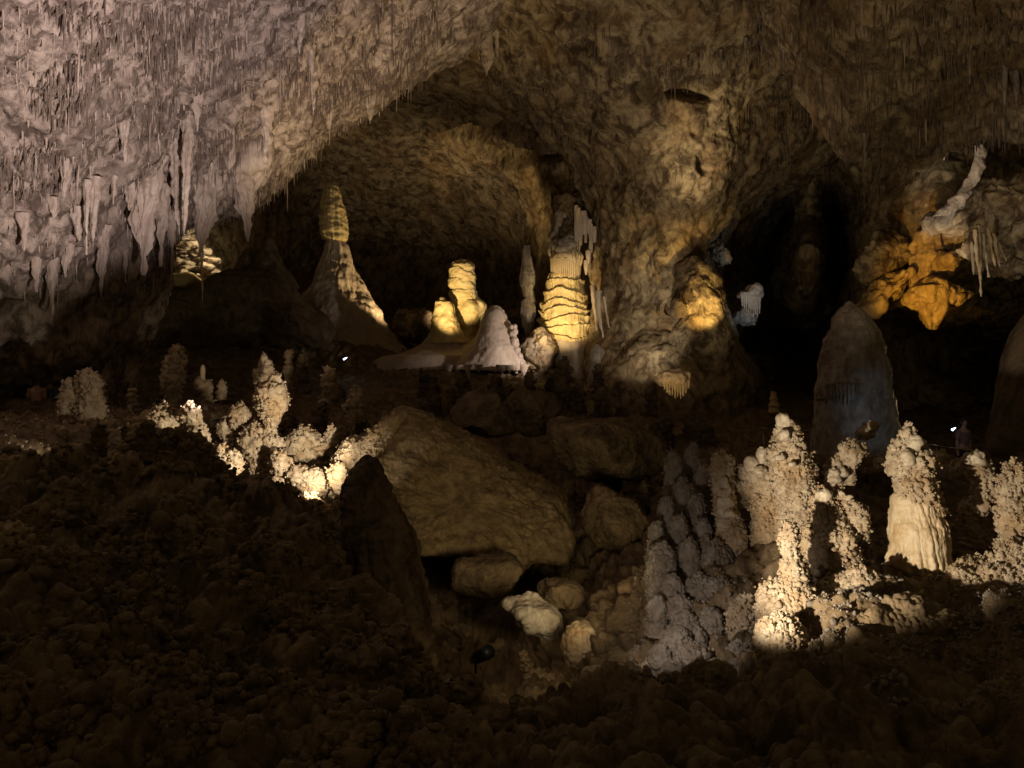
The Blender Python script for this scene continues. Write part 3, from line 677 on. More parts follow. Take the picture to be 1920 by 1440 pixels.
# draperies on the pillar's left flank
q = [spire([(a, x - wd * .5, x + wd * .5), (a + (b - a) * .4, x - wd * .45 + 3, x + wd * .45 + 3), (b, x - .7 + dx, x + .7 + dx)], Y, lambda p, n, th, z, k=k: .16 * fbm(p * np.array([1.8, 1.8, .7]), 4, k), res=1.6, nth=22, capped=False) for k, (x, a, b, wd, dx, Y) in enumerate([(1112, 535, 620, 12, 6, 35.3), (1122, 545, 660, 12, 14, 34.6), (1134, 556, 640, 12, 14, 34.2)])]
make('flowstone_drapery', q, 'pale_calcite', 'pale pointed drapery sheets on the pillar right of the banded column', 'drapery')
# rubble behind
for k, (ol, Y, lb) in enumerate([([(738, 612), (752, 596), (768, 588), (790, 580), (812, 590), (812, 620), (800, 640), (770, 645), (745, 632)], 46, 'pile of lit angular boulders behind and left of the blunt stalagmite'),
    ([(955, 590), (968, 582), (985, 600), (990, 625), (960, 620)], 46, 'dim yellowish rocks behind the toothed stalagmite')]):
    make('boulder', [blob(ol, Y, 1.2, d_rock(.45, 1.0, 40 + k), res=1.8)], 'vault_rock', lb, 'boulder')

# ================================================================== PILLAR AND RIGHT WALL THINGS
q = blob([(1270, 510), (1285, 492), (1305, 488), (1330, 510), (1345, 560), (1362, 600), (1370, 650), (1360, 700), (1310, 720), (1255, 700), (1235, 680), (1262, 600), (1256, 570), (1266, 545)], 32.2, 1.5, lambda p, n, th, z: .3 * fbm(p * .8, 5, 61) + .08 * knobs(p * 2, 4), res=2)
make('flowstone', [q], 'vault_rock', 'bulging flowstone under the pillar overhang, glowing amber at its top', 'flowstone')
q = blob([(1256, 568), (1262, 560), (1275, 566), (1288, 580), (1282, 592), (1270, 598), (1258, 590)], 30.7, .3, d_rock(.15, .3, 7), res=1.5)  # solid dark lump, its colour stands for a hollow's shade
make('hollow_shade_lump', [q], 'dark_rock', 'dark lump standing for the shade of a pocket on the left of the amber lit flowstone', 'rock')
dd = [spire([(700, x - 5, x + 5), (712, x - 4, x + 4), (b, x - 1.5, x + 1.5)], 27, d_smooth(.03, .2, 3), res=1.2, nth=12) for x, b in zip(range(1246, 1294, 5), [730, 736, 740, 741, 746, 744, 748, 743, 738, 728])]
dd.append(blob([(1225, 712), (1245, 697), (1275, 694), (1292, 702), (1294, 716), (1270, 722), (1240, 722)], 27.3, .5, d_rock(.12, .4, 8), res=1.6))
make('flowstone_drapery', dd, 'cream_calcite', 'small white fringed drapery lit near the foot of the pillar', 'drapery')
dd = [spire([(548, x - 3.6, x + 3.6), (562, x - 3, x + 3), (b, x - 1, x + 1)], 33, d_smooth(.03, .2, 3), res=1.2, nth=10) for x, b in zip(range(1392, 1428, 4), [574, 580, 584, 588, 592, 594, 590, 596, 588])]
dd.append(blob([(1385, 555), (1395, 545), (1415, 530), (1428, 540), (1430, 556), (1410, 560)], 33.2, .5, d_rock(.12, .4, 8), res=1.6))
make('flowstone_drapery', dd, 'pale_calcite', 'small cold white fringed drapery in the dark gap right of the pillar', 'drapery')
q = blob([(1375, 592), (1392, 575), (1410, 586), (1420, 600), (1405, 610), (1380, 606)], 33.6, .4, d_rock(.15, .3, 4), res=1.6)
make('boulder', [q], 'grey_calcite', 'bluish rock lit below the cold white drapery', 'boulder')
q = blob([(1336, 452), (1346, 448), (1352, 462), (1360, 478), (1368, 492), (1350, 500), (1342, 482)], 35, .5, d_rock(.3, .4, 9), res=1.5)
make('flowstone', [q], 'grey_calcite', 'broken bluish white flowstone edge inside the gap beside the pillar', 'flowstone')
# curved bright ribbon
q = spire([(256, 1812, 1826), (268, 1822, 1840), (285, 1830, 1850), (300, 1826, 1848), (325, 1815, 1840), (350, 1802, 1832), (372, 1784, 1820), (392, 1762, 1800), (404, 1752, 1780)], 26.3, lambda p, n, th, z: .12 * fbm(p * 2, 4, 3), res=1.5, flat=.6)
make('flowstone_ribbon', [q], 'pale_calcite', 'bright curved flowstone ribbon sweeping down the right wall', 'flowstone')
q = spire([(245, 1782, 1794), (260, 1774, 1788), (280, 1768, 1778), (300, 1766, 1772)], 26.6, d_smooth(.05, .3), res=1.5)
make('flowstone_ribbon', [q], 'pale_calcite', 'thin pale flowstone sliver left of the curved ribbon', 'flowstone')
q = [blob([(1752, 398), (1790, 392), (1812, 385), (1815, 420), (1806, 440), (1790, 432), (1770, 432), (1755, 440), (1740, 420)], 27, .8, d_rock(.15, .6, 5), res=2)]
make('flowstone', q, 'grey_calcite', 'grey folded flowstone bulge at the foot of the curved ribbon', 'flowstone')
q = blob([(1838, 350), (1870, 340), (1960, 350), (2050, 380), (2050, 500), (1930, 506), (1870, 496), (1850, 500), (1838, 470), (1842, 420), (1830, 385)], 22.5, 1.6, d_rock(.45, .8, 21), res=2.4)
make('rock_ledge', [q], 'vault_rock', 'pale broken rock ledge jutting in from the right edge', 'rock')
for k, (x, a, b, wd, dx) in enumerate([(1828, 432, 508, 7, 6), (1834, 425, 556, 9, 6), (1842, 440, 520, 8, 12), (1852, 430, 500, 9, 14), (1862, 440, 505, 9, 14), (1870, 450, 490, 7, 18), (1822, 455, 515, 6, 4)]):
    q = spire([(a, x - wd * .5, x + wd * .5), (a + (b - a) * .45, x - wd * .4 + dx * .4, x + wd * .4 + dx * .4), (b, x - .7 + dx, x + .7 + dx)], 20.6 + .1 * k, d_smooth(.05, .3, k), res=1.4, nth=12)
    make('stalactite', [q], 'cream_calcite', ['leftmost white spike but one in the cluster under the right ledge', 'longest white spike in the cluster under the right ledge', 'white slanting spike right of the longest one', 'thick white slanting spike in the middle of the ledge cluster', 'white slanting spike second from the right in the ledge cluster', 'shortest white spike at the right end of the ledge cluster', 'small white spike at the left end of the ledge cluster'][k], 'stalactite', 'white spikes under the right ledge')
# amber flowstone group
q = [blob([(1700, 562), (1722, 536), (1745, 522), (1770, 530), (1800, 545), (1822, 552), (1790, 568), (1765, 575), (1752, 592), (1745, 614), (1738, 592), (1722, 575)], 27.5, .7, lambda p, n, th, z: .14 * fbm(p * 1.2, 5, 8) + .14 * np.abs(noise(p * np.array([4.5, 4.5, .7]), 44)) + .10 * np.abs(fbm(p * np.array([2.5, 2.5, 1.2]), 4, 46)), res=1.8)]
q.append(spire([(536, 1722, 1792), (556, 1714, 1780), (572, 1724, 1764), (592, 1735, 1754), (606, 1741, 1749), (616, 1744, 1747)], 27.2, lambda p, n, th, z: .12 * fbm(p * np.array([2, 2, .7]), 4, 8) + .10 * np.abs(noise(p * np.array([5, 5, .6]), 44)), res=1.5, capped=False, flat=.6))
make('flowstone_drapery', q, 'amber_calcite', 'orange lit drapery tapering to a point on the right wall', 'drapery')
q = [blob([(1750, 492), (1762, 476), (1785, 472), (1800, 462), (1812, 468), (1806, 486), (1786, 500), (1776, 516), (1760, 508)], 28, .6, lambda p, n, th, z: .3 * fbm(p * 1.2, 5, 9) + .14 * np.abs(noise(p * np.array([4.5, 4.5, .7]), 44)) + .10 * np.abs(fbm(p * np.array([2.5, 2.5, 1.2]), 4, 46)), res=1.6)]
make('flowstone', q, 'amber_calcite', 'orange flowstone wing above and right of the pointed drapery', 'flowstone')
q = [spire([(436, 1722, 1748), (450, 1716, 1756), (480, 1718, 1758), (510, 1712, 1755), (540, 1706, 1748)], 28.6, lambda p, n, th, z: .4 * fbm(p * .9, 5, 19) + .14 * np.abs(noise(p * np.array([4.5, 4.5, .7]), 44)) + .10 * np.abs(fbm(p * np.array([2.5, 2.5, 1.2]), 4, 46)), res=1.6)]
make('flowstone_column', q, 'amber_calcite', 'dull orange brown column of flowstone above the pointed drapery', 'column')
q = [blob([(1612, 590), (1622, 562), (1645, 530), (1670, 515), (1700, 500), (1708, 512), (1692, 542), (1668, 560), (1645, 580), (1625, 600)], 28.6, .8, lambda p, n, th, z: .4 * fbm(p * .9, 5, 29) + .14 * np.abs(noise(p * np.array([4.5, 4.5, .7]), 44)) + .10 * np.abs(fbm(p * np.array([2.5, 2.5, 1.2]), 4, 46)), res=1.6)]
make('flowstone', q, 'amber_calcite', 'orange flowstone tongue slanting down left of the pointed drapery', 'flowstone')
q = [blob([(1618, 520), (1625, 455), (1660, 440), (1700, 455), (1712, 490), (1680, 510), (1650, 530)], 29.6, .9, d_rock(.35, .8, 33), res=2)]
make('flowstone', q, 'vault_rock', 'dim orange stained wall bulge above the slanting tongue', 'flowstone')

# big blue-grey stalagmite, and the hanging mass on the right edge
e = empty('large_stalagmite', P(1608, 830, 20)); tag(e, 'large blue grey cone stalagmite with a bright right edge behind the lit group', 'stalagmite', 'dim giant formations on the right')
q = spire([(570, 1586, 1600), (580, 1574, 1616), (605, 1560, 1636), (650, 1545, 1652), (700, 1536, 1662), (730, 1532, 1668), (748, 1532, 1670)], 20, lambda p, n, th, z: .06 * fbm(p * np.array([1.2, 1.2, 5.5]), 4, 5) + .09 * fbm(p * 1.0, 3, 7) + .04 * np.abs(noise(p * np.array([5, 5, 1.5]), 3)), res=1.7)
make('cone', [q], 'grey_calcite', None, None, parent=e)
dd = [spire([(738, 1536, 1668), (770, 1530, 1674), (810, 1528, 1684), (850, 1524, 1690)], 20.05, lambda p, n, th, z: .08 * fbm(p * 2.2, 4, 15), res=2)]
for k in range(16):
    a = math.pi * 1.08 + math.pi * .62 * (k + .5) / 16; x = 1602 + 62 * math.cos(a); yy = 20 + math.sin(a) * .84
    dd.append(spire([(722, x - 4, x + 4), (740, x - 3, x + 3), (752 + RNG.uniform(-6, 12), x - .8, x + .8)], yy, None, res=1.5, nth=8))
make('fringed_foot', dd, 'grey_calcite', None, None, parent=e)
q = spire([(590, 1925, 1990), (620, 1904, 1990), (650, 1893, 1985), (680, 1884, 1975), (720, 1874, 1955), (760, 1867, 1940), (800, 1861, 1925), (838, 1853, 1905), (855, 1860, 1896), (875, 1867, 1888), (888, 1871, 1884)], 15.001, lambda p, n, th, z: .05 * fbm(p * np.array([2.5, 2.5, 1]), 4, 5) + .06 * fbm(p * .9, 3, 3), res=2)
make('hanging_column', [q], 'dark_rock', 'heavy brown hanging column narrowing downward at the right edge', 'stalactite', 'dim giant formations on the right')
q = spire([(738, 1446, 1454), (748, 1444, 1456), (762, 1442, 1459), (772, 1443, 1460), (778, 1452, 1461)], 22, d_flute(.03, 3, .04, .15), res=1.2)
make('stalagmite', [q], 'banded_calcite', 'small amber lit stalagmite just above the tallest popcorn tower', 'stalagmite')

# ================================================================== SLAB AND MIDDLE ROCKS
q = blob([(742, 776), (760, 772), (800, 790), (880, 835), (960, 885), (1040, 925), (1062, 945), (1068, 985), (1058, 1020), (1010, 1022), (965, 1036), (925, 1035), (900, 1012), (850, 1006), (800, 1000), (740, 960), (690, 900), (668, 858), (700, 818)], 15.5, 1.3, lambda p, n, th, z: .14 * fbm(p * .7, 3, 41) + .09 * fbm(p * 2.2, 5, 42) + .05 * np.abs(fbm(p * 4, 3, 45)) + .03 * knobs(p * 11, 4) * (noise(p * .8, 6) > 0), res=2.0, tilt=(.0025, -.010), e=.34, ez=.32, cuts=0)
o = make('slab_boulder', [q], 'slab_rock', 'huge tilted slab boulder dimly lit in the middle of the pit', 'boulder')
for k, (ol, Y, T_, mat, lb) in enumerate([
 ([(845, 760), (862, 738), (905, 732), (930, 745), (960, 800), (965, 822), (930, 822), (880, 806), (850, 790)], 21, .7, 'dark_rock', 'rounded dim boulder with a pale top edge above the slab'),
 ([(930, 745), (980, 735), (1040, 742), (1060, 775), (1040, 810), (985, 820), (950, 790)], 21.5, .8, 'dark_rock', 'wide dim boulder right of the pale edged one'),
 ([(1040, 800), (1110, 795), (1200, 800), (1255, 830), (1262, 880), (1240, 920), (1180, 915), (1110, 900), (1060, 870)], 18.5, 1.2, 'floor_rock', 'long dark rock bank right of the slab with a black gap beneath'),
 ([(1110, 930), (1150, 925), (1210, 950), (1240, 1000), (1200, 1040), (1130, 1020), (1098, 975)], 15, .7, 'floor_rock', 'dark boulder below the black gap'),
 ([(835, 1068), (870, 1056), (920, 1050), (960, 1046), (988, 1075), (980, 1108), (930, 1122), (870, 1112), (838, 1095)], 12.5, .5, 'dark_rock', 'rough brown rock just below the slab'),
 ([(940, 1140), (960, 1124), (1000, 1118), (1030, 1130), (1055, 1165), (1062, 1195), (1030, 1202), (985, 1185), (950, 1165)], 10.5, .35, 'grey_calcite', 'grey topped boulder in the middle of the valley'),
 ([(985, 1105), (1020, 1090), (1060, 1090), (1088, 1112), (1070, 1140), (1020, 1130)], 11.6, .35, 'dark_rock', 'dull boulder behind the grey topped one'),
 ([(1058, 1205), (1068, 1182), (1090, 1170), (1112, 1180), (1124, 1205), (1118, 1235), (1100, 1260), (1075, 1250), (1060, 1230)], 9.8, .24, 'popcorn_rock', 'wrinkled egg shaped boulder beside the grey topped one'),
 ([(1104, 1240), (1122, 1220), (1138, 1235), (1142, 1256), (1115, 1268)], 9.6, .16, 'popcorn_rock', 'small wrinkled stone at the foot of the egg shaped boulder'),
 ([(1085, 1275), (1105, 1258), (1135, 1258), (1155, 1278), (1150, 1300), (1100, 1302)], 8.8, .2, 'grey_calcite', 'smooth round stone in front of the egg shaped boulder'),
 ([(1130, 1320), (1165, 1308), (1205, 1318), (1215, 1345), (1180, 1365), (1135, 1350)], 7.0, .22, 'dark_rock', 'dark flat topped stone low in the valley'),
 ([(1125, 1372), (1165, 1350), (1225, 1360), (1258, 1395), (1250, 1440), (1180, 1460), (1120, 1420)], 6.6, .3, 'dark_rock', 'dark boulder at the bottom centre edge of the picture'),
 ([(1295, 1270), (1340, 1258), (1375, 1264), (1395, 1300), (1428, 1350), (1420, 1420), (1340, 1440), (1270, 1400), (1262, 1330)], 6.4, .35, 'floor_rock', 'black angular boulder added in place of a cast shadow left below the lit group'),  # added boulder takes the place of a sharp cast shadow
 ([(1440, 1262), (1490, 1240), (1545, 1244), (1580, 1275), (1610, 1310), (1600, 1390), (1500, 1430), (1440, 1400), (1430, 1320)], 6.5, .4, 'floor_rock', 'black boulder added for the shadow directly under the lit mounds'),  # shadow below the mounds built as an added boulder
 ([(1592, 1170), (1620, 1152), (1665, 1138), (1730, 1130), (1768, 1150), (1812, 1200), (1800, 1255), (1740, 1300), (1650, 1295), (1605, 1240)], 7.4, .45, 'floor_rock', 'large smooth backed boulder standing in for the black shadow under the bright tower'),  # curved shadow edge shaped as an added boulder
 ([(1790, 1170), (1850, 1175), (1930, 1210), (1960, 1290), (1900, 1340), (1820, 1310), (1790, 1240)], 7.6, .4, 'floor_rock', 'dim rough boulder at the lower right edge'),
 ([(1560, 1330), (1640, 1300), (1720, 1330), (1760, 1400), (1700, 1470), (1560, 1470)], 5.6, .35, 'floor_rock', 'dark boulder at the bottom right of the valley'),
]):
    d = (lambda p, n, th, z, T_=T_, k=k: T_ * .2 * fbm(p / (T_ * 1.6), 5, 50 + k) + .05 * fbm(p * 3, 4, k) + .035 * np.abs(fbm(p * 7, 3, k + 1))) if mat != 'popcorn_rock' else (lambda p, n, th, z: .03 * knobs(p * 14, 3) + .04 * fbm(p * 4, 4, 2))
    if mat == 'floor_rock': d = lambda p, n, th, z, T_=T_, k=k: T_ * .25 * fbm(p / (T_ * 1.6), 5, 50 + k) + .04 * knobs(p * 8, k) + .02 * knobs(p * 20, k)
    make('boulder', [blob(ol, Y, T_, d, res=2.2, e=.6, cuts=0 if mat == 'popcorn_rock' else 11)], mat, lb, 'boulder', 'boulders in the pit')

# ================================================================== FOREGROUND SHADOW MASSES (left)
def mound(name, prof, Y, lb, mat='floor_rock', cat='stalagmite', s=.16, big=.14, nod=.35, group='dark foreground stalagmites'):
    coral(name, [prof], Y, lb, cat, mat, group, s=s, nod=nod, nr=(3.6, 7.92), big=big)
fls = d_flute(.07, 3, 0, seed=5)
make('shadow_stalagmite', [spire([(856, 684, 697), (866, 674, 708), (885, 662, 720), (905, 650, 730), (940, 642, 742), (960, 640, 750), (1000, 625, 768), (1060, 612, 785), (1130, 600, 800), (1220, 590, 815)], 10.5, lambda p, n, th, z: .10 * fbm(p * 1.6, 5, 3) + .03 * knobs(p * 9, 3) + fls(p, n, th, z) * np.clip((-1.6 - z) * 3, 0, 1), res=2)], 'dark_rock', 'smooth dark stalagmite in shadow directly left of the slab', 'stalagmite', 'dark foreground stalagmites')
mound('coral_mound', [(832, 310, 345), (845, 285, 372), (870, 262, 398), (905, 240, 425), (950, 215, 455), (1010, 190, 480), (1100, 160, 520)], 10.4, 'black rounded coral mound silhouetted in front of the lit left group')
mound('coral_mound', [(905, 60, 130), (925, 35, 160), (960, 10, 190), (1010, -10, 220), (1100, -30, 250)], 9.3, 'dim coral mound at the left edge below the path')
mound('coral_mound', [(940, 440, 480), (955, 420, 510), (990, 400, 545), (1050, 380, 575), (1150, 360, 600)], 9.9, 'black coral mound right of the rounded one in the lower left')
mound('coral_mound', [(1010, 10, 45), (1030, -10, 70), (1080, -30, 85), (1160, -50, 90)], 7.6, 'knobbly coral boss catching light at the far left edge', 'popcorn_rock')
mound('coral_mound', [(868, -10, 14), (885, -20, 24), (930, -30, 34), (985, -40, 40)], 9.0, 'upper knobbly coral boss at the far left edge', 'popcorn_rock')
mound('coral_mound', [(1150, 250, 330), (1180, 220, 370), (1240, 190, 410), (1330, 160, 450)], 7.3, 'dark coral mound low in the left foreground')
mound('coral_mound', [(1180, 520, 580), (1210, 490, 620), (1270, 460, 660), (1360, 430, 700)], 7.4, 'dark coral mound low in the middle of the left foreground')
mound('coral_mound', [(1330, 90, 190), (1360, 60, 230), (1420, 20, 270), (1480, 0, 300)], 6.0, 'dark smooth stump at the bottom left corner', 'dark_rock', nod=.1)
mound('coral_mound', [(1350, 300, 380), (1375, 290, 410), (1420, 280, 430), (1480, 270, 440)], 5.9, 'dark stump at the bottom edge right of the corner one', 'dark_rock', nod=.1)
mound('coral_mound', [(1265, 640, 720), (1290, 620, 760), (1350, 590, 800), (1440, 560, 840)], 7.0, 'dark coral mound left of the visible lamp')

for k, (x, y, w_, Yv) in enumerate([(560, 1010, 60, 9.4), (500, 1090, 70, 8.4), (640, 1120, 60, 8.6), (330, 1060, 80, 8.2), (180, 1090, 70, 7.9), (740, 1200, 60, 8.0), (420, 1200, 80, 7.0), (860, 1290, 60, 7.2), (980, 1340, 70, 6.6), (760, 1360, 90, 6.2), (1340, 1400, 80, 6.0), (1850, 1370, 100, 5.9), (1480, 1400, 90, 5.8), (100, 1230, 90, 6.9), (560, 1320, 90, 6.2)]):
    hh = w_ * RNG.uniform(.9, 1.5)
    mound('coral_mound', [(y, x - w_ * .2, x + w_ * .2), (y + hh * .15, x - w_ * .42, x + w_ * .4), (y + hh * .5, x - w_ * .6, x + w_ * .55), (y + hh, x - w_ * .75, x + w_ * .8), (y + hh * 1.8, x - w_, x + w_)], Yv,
          ['dark coral boss', 'dark coral hump', 'dark coral stump'][k % 3] + ' ' + ['just under the shadow stalagmite', 'in the left foreground, right of the centre of its slope', 'at the right foot of the shadow stalagmite', 'below the rounded black coral mound', 'below the left edge mound, set in from the edge', 'left of the dark lamp hollow', 'in the middle of the left foreground', 'in front of the visible lamp', 'left of the flat topped valley stones', 'at the bottom edge left of the centre', 'at the bottom edge below the grey knob slope', 'in the bottom right corner', 'at the bottom edge below the boulder added for shadow under the mounds', 'at the left edge above the smooth corner stump', 'at the bottom edge between the stumps and the centre'][k], group='dark foreground stalagmites')

# ================================================================== LEFT LIT GROUP
LG = 'popcorn formations of the left lit group'
coral('coral_stalagmite', [[(655, 332, 337), (662, 326, 339), (675, 316, 342), (695, 313, 341), (712, 308, 341), (730, 311, 338), (742, 316, 334), (754, 321, 328), (780, 318, 334)]], 20, 'tall feathery golden popcorn stalagmite standing alone above the left group', group=LG, nr=(1.15, 2.3))
e = empty('stalagmite', P(382, 745, 20)); tag(e, 'thin pale candle stalagmite on a small coral cluster', 'stalagmite', LG)
q = spire([(685, 378, 383), (692, 376, 385), (715, 375.5, 384), (722, 376, 383)], 20, d_smooth(.01, .2), res=1.2); make('candle', [q], 'cream_calcite', None, None, parent=e)
coral('coral_foot', [[(714, 374, 386), (722, 371, 395), (730, 376, 394), (745, 382, 394), (770, 380, 396)]], 20, None, group=None, nr=(1.15, 2.16), parent=e)
coral('coral_stalagmite', [[(673, 495, 500), (685, 491, 507), (700, 490, 508), (712, 492, 511), (725, 496, 509)], [(695, 479, 487), (705, 480, 486), (720, 477, 481)]], 16.5, 'small forked popcorn stalagmite on top of the tallest left tower', group=LG, nr=(1.15, 2.3))
coral('coral_stalagmite', [[(706, 516, 522), (722, 508, 524), (735, 487, 528), (752, 480, 532), (768, 484, 531), (780, 490, 528), (790, 496, 522), (800, 499, 516), (815, 500, 518), (826, 498, 528), (838, 494, 532)]], 14.5, 'tallest left popcorn tower, wide headed on a narrow neck', group=LG, nr=(1.3, 2.88))
coral('coral_stalagmite', [[(766, 444, 457), (774, 436, 464), (790, 436, 464), (806, 438, 458), (820, 440, 454), (838, 442, 452)], [(788, 420, 430), (800, 414, 436), (815, 416, 434), (822, 420, 428)], [(806, 430, 446), (818, 424, 446), (828, 428, 444)]], 14.8, 'pinkish white twin lobed popcorn stalagmite left of the tallest left tower', group=LG, nr=(1.15, 2.59))
coral('coral_mound', [[(800, 472, 486), (812, 462, 500), (830, 456, 508), (850, 464, 506), (870, 470, 504), (890, 480, 500)]], 14.6, 'yellowish popcorn mound at the foot of the tallest left tower', 'coral mound', group=LG)
coral('coral_mound', [[(802, 617, 626), (812, 613, 632), (826, 608, 634), (840, 590, 634), (850, 560, 628), (856, 560, 610)], [(810, 564, 578), (820, 552, 590), (835, 538, 600), (850, 540, 606)]], 15.2, 'bright double topped popcorn hedge between the tallest tower and the slab', 'coral mound', group=LG, nr=(1.3, 2.88))
coral('coral_ridge', [[(628, 868), (638, 846), (660, 826), (690, 822), (708, 806), (735, 786), (744, 790), (722, 826), (702, 846), (682, 868), (655, 886), (636, 882)]], 14.2, 'golden popcorn ridge lining the left edge of the slab', 'coral ridge', group=LG, kind='blob', nr=(1.3, 2.88))
coral('coral_mound', [[(850, 518, 530), (860, 514, 540), (875, 516, 545), (890, 520, 540), (905, 522, 536), (930, 526, 535)]], 14, 'blazing white popcorn knob right beside the hidden lamp', 'coral mound', group=LG, nr=(1.15, 2.59))
coral('coral_ridge', [[(545, 885), (560, 878), (600, 886), (625, 898), (628, 912), (605, 924), (580, 918), (556, 905)]], 13.9, 'blazing white low ridge in front of the golden popcorn ridge', 'coral ridge', group=LG, kind='blob', nr=(1.15, 2.3), nod=.6)
coral('coral_mound', [[(875, 628, 640), (890, 618, 645), (910, 622, 646), (930, 630, 644)]], 13.6, 'pale popcorn lump under the golden ridge', 'coral mound', group=LG)
coral('coral_mound', [[(766, 300, 318), (778, 280, 332), (795, 270, 336), (812, 268, 332), (822, 278, 318), (840, 280, 310)], [(794, 252, 268), (812, 250, 290), (830, 258, 285), (860, 262, 282)]], 13.5, 'greyish popcorn thicket at the left end of the left group', 'coral mound', group=LG)
coral('coral_mound', [[(764, 350, 366), (775, 342, 374), (790, 350, 372), (800, 358, 382), (818, 358, 390), (835, 362, 390), (850, 372, 388), (866, 378, 386)]], 13.4, 'arched popcorn crest right of the greyish thicket', 'coral mound', group=LG)
coral('coral_mound', [[(818, 340, 352), (828, 334, 356), (838, 332, 354)]], 12.8, 'little white popcorn sprig under the arched crest', 'coral mound', group=LG, nr=(1.15, 2.45))
coral('coral_mound', [[(845, 404, 420), (858, 400, 430), (875, 404, 446), (890, 410, 440), (905, 416, 430)], [(854, 430, 444), (868, 426, 450), (885, 424, 444)]], 13, 'orange tinted popcorn bunch below the arched crest', 'coral mound', group=LG)
coral('coral_mound', [[(932, 576, 592), (945, 573, 604), (960, 578, 618), (972, 582, 618), (986, 590, 606)]], 12.2, 'golden popcorn boss low between the dark mound and the shadow stalagmite', 'coral mound', group=LG)
coral('coral_mound', [[(947, 512, 526), (956, 506, 531), (968, 510, 527)]], 12.1, 'small white popcorn ball left of the low golden boss', 'coral mound', group=LG, nr=(1.15, 2.45))
coral('coral_mound', [[(936, 464, 472), (948, 463, 474), (960, 462, 478), (970, 466, 472)]], 12, 'smallest pale popcorn sprig at the lower left of the lit group', 'coral mound', group=LG, nr=(1.15, 2.45))
coral('coral_mound', [[(950, 548, 562), (957, 546, 570), (962, 550, 566)]], 12.2, 'tiny bright popcorn streak between the white ball and the golden boss', 'coral mound', group=LG, nr=(1.1, 2.16))
coral('coral_stalagmite', [[(696, 612, 620), (705, 607, 626), (715, 610, 622), (725, 606, 628), (740, 607, 626), (752, 602, 618), (765, 604, 620)]], 21, 'beaded yellow stalagmite right of the left group, in front of the tall cone', group=LG, nr=(1.15, 2.3))
coral('coral_stalagmite', [[(730, 663, 676), (745, 660, 682), (760, 650, 682), (775, 650, 682), (790, 655, 680)]], 20, 'smooth topped yellowish stalagmite right of the beaded one', mat='popcorn_rock', group=LG, nr=(1.15, 2.16), nod=.5)
coral('coral_stalagmite', [[(660, 541, 545), (675, 540, 545), (690, 538, 543), (712, 537, 541), (730, 536, 546)]], 24, 'very thin golden stalagmite needle behind the left group', group=LG, nr=(1.1, 1.8))
coral('coral_stalagmite', [[(664, 566, 574), (680, 562, 576), (700, 561, 574), (720, 562, 576), (740, 558, 580)]], 23, 'dull brown knobbly stalagmite right of the golden needle', mat='dark_rock', group=LG, nr=(1.15, 2.16))
coral('coral_stalagmite', [[(734, 246, 250), (745, 247, 252), (760, 248, 253), (780, 244, 256)]], 20, 'tiny golden stalagmite far left of the lone feathery one', group=LG, nr=(1.1, 1.8))
coral('coral_stalagmite', [[(716, 416, 419), (728, 414, 420), (738, 411, 419), (750, 410, 420)]], 20, 'tiny white sprig right of the thin candle', group=LG, nr=(1.1, 1.8))
coral('coral_stalagmite', [[(840, 227, 236), (850, 226, 237), (856, 218, 232), (870, 216, 232), (885, 214, 233), (893, 210, 228), (905, 210, 226), (925, 214, 222)]], 11.5, 'slim stacked stalagmite of pale balls left of the lit group', group=LG, nod=.4)
coral('coral_mound', [[(700, 155, 172), (715, 150, 188), (740, 152, 190), (765, 150, 192), (785, 150, 188), (800, 160, 185)], [(716, 122, 138), (740, 118, 142), (770, 120, 142), (800, 124, 146)]], 19, 'dim yellow brown popcorn castle near the visitors on the left', 'coral mound', group=LG, nr=(1.44, 2.88))
coral('coral_mound', [[(804, 110, 118), (812, 112, 123), (822, 108, 120), (832, 106, 118)]], 16, 'bright yellow popcorn sprig below the dim castle', 'coral mound', group=LG, nr=(1.15, 2.16))
# dim knobs scattered over the dark middle ground
k = 0
for i in range(70):
    px = RNG.uniform(180, 1330); yb = RNG.uniform(760, 880) if px < 700 else (RNG.uniform(735, 800) if px < 1060 else RNG.uniform(740, 1000))
    h = RNG.uniform(25, 60); wv = RNG.uniform(8, 20)
    q_x, q_y = sproj(VF); dd_ = (q_x - px)**2 + (q_y - yb)**2; Yk = float(VF[int(np.argmin(dd_)), 1])
    coral('coral_stalagmite', [[(yb - h, px - wv * .25, px + wv * .25), (yb - h * .8, px - wv * .5, px + wv * .45), (yb - h * .4, px - wv * .5, px + wv * .6), (yb, px - wv * .7, px + wv * .7), (yb + 14, px - wv, px + wv)]], Yk, ('dim knobbly stalagmite on the dark ground behind the left lit group' if px < 700 else 'dim knobbly stalagmite on the dark rise above the slab' if yb < 800 else 'dim knobbly stalagmite on the dark bank right of the slab'), mat='dark_rock', group='dim stalagmites of the middle ground', nr=(1.8, 3.6), nod=.5)

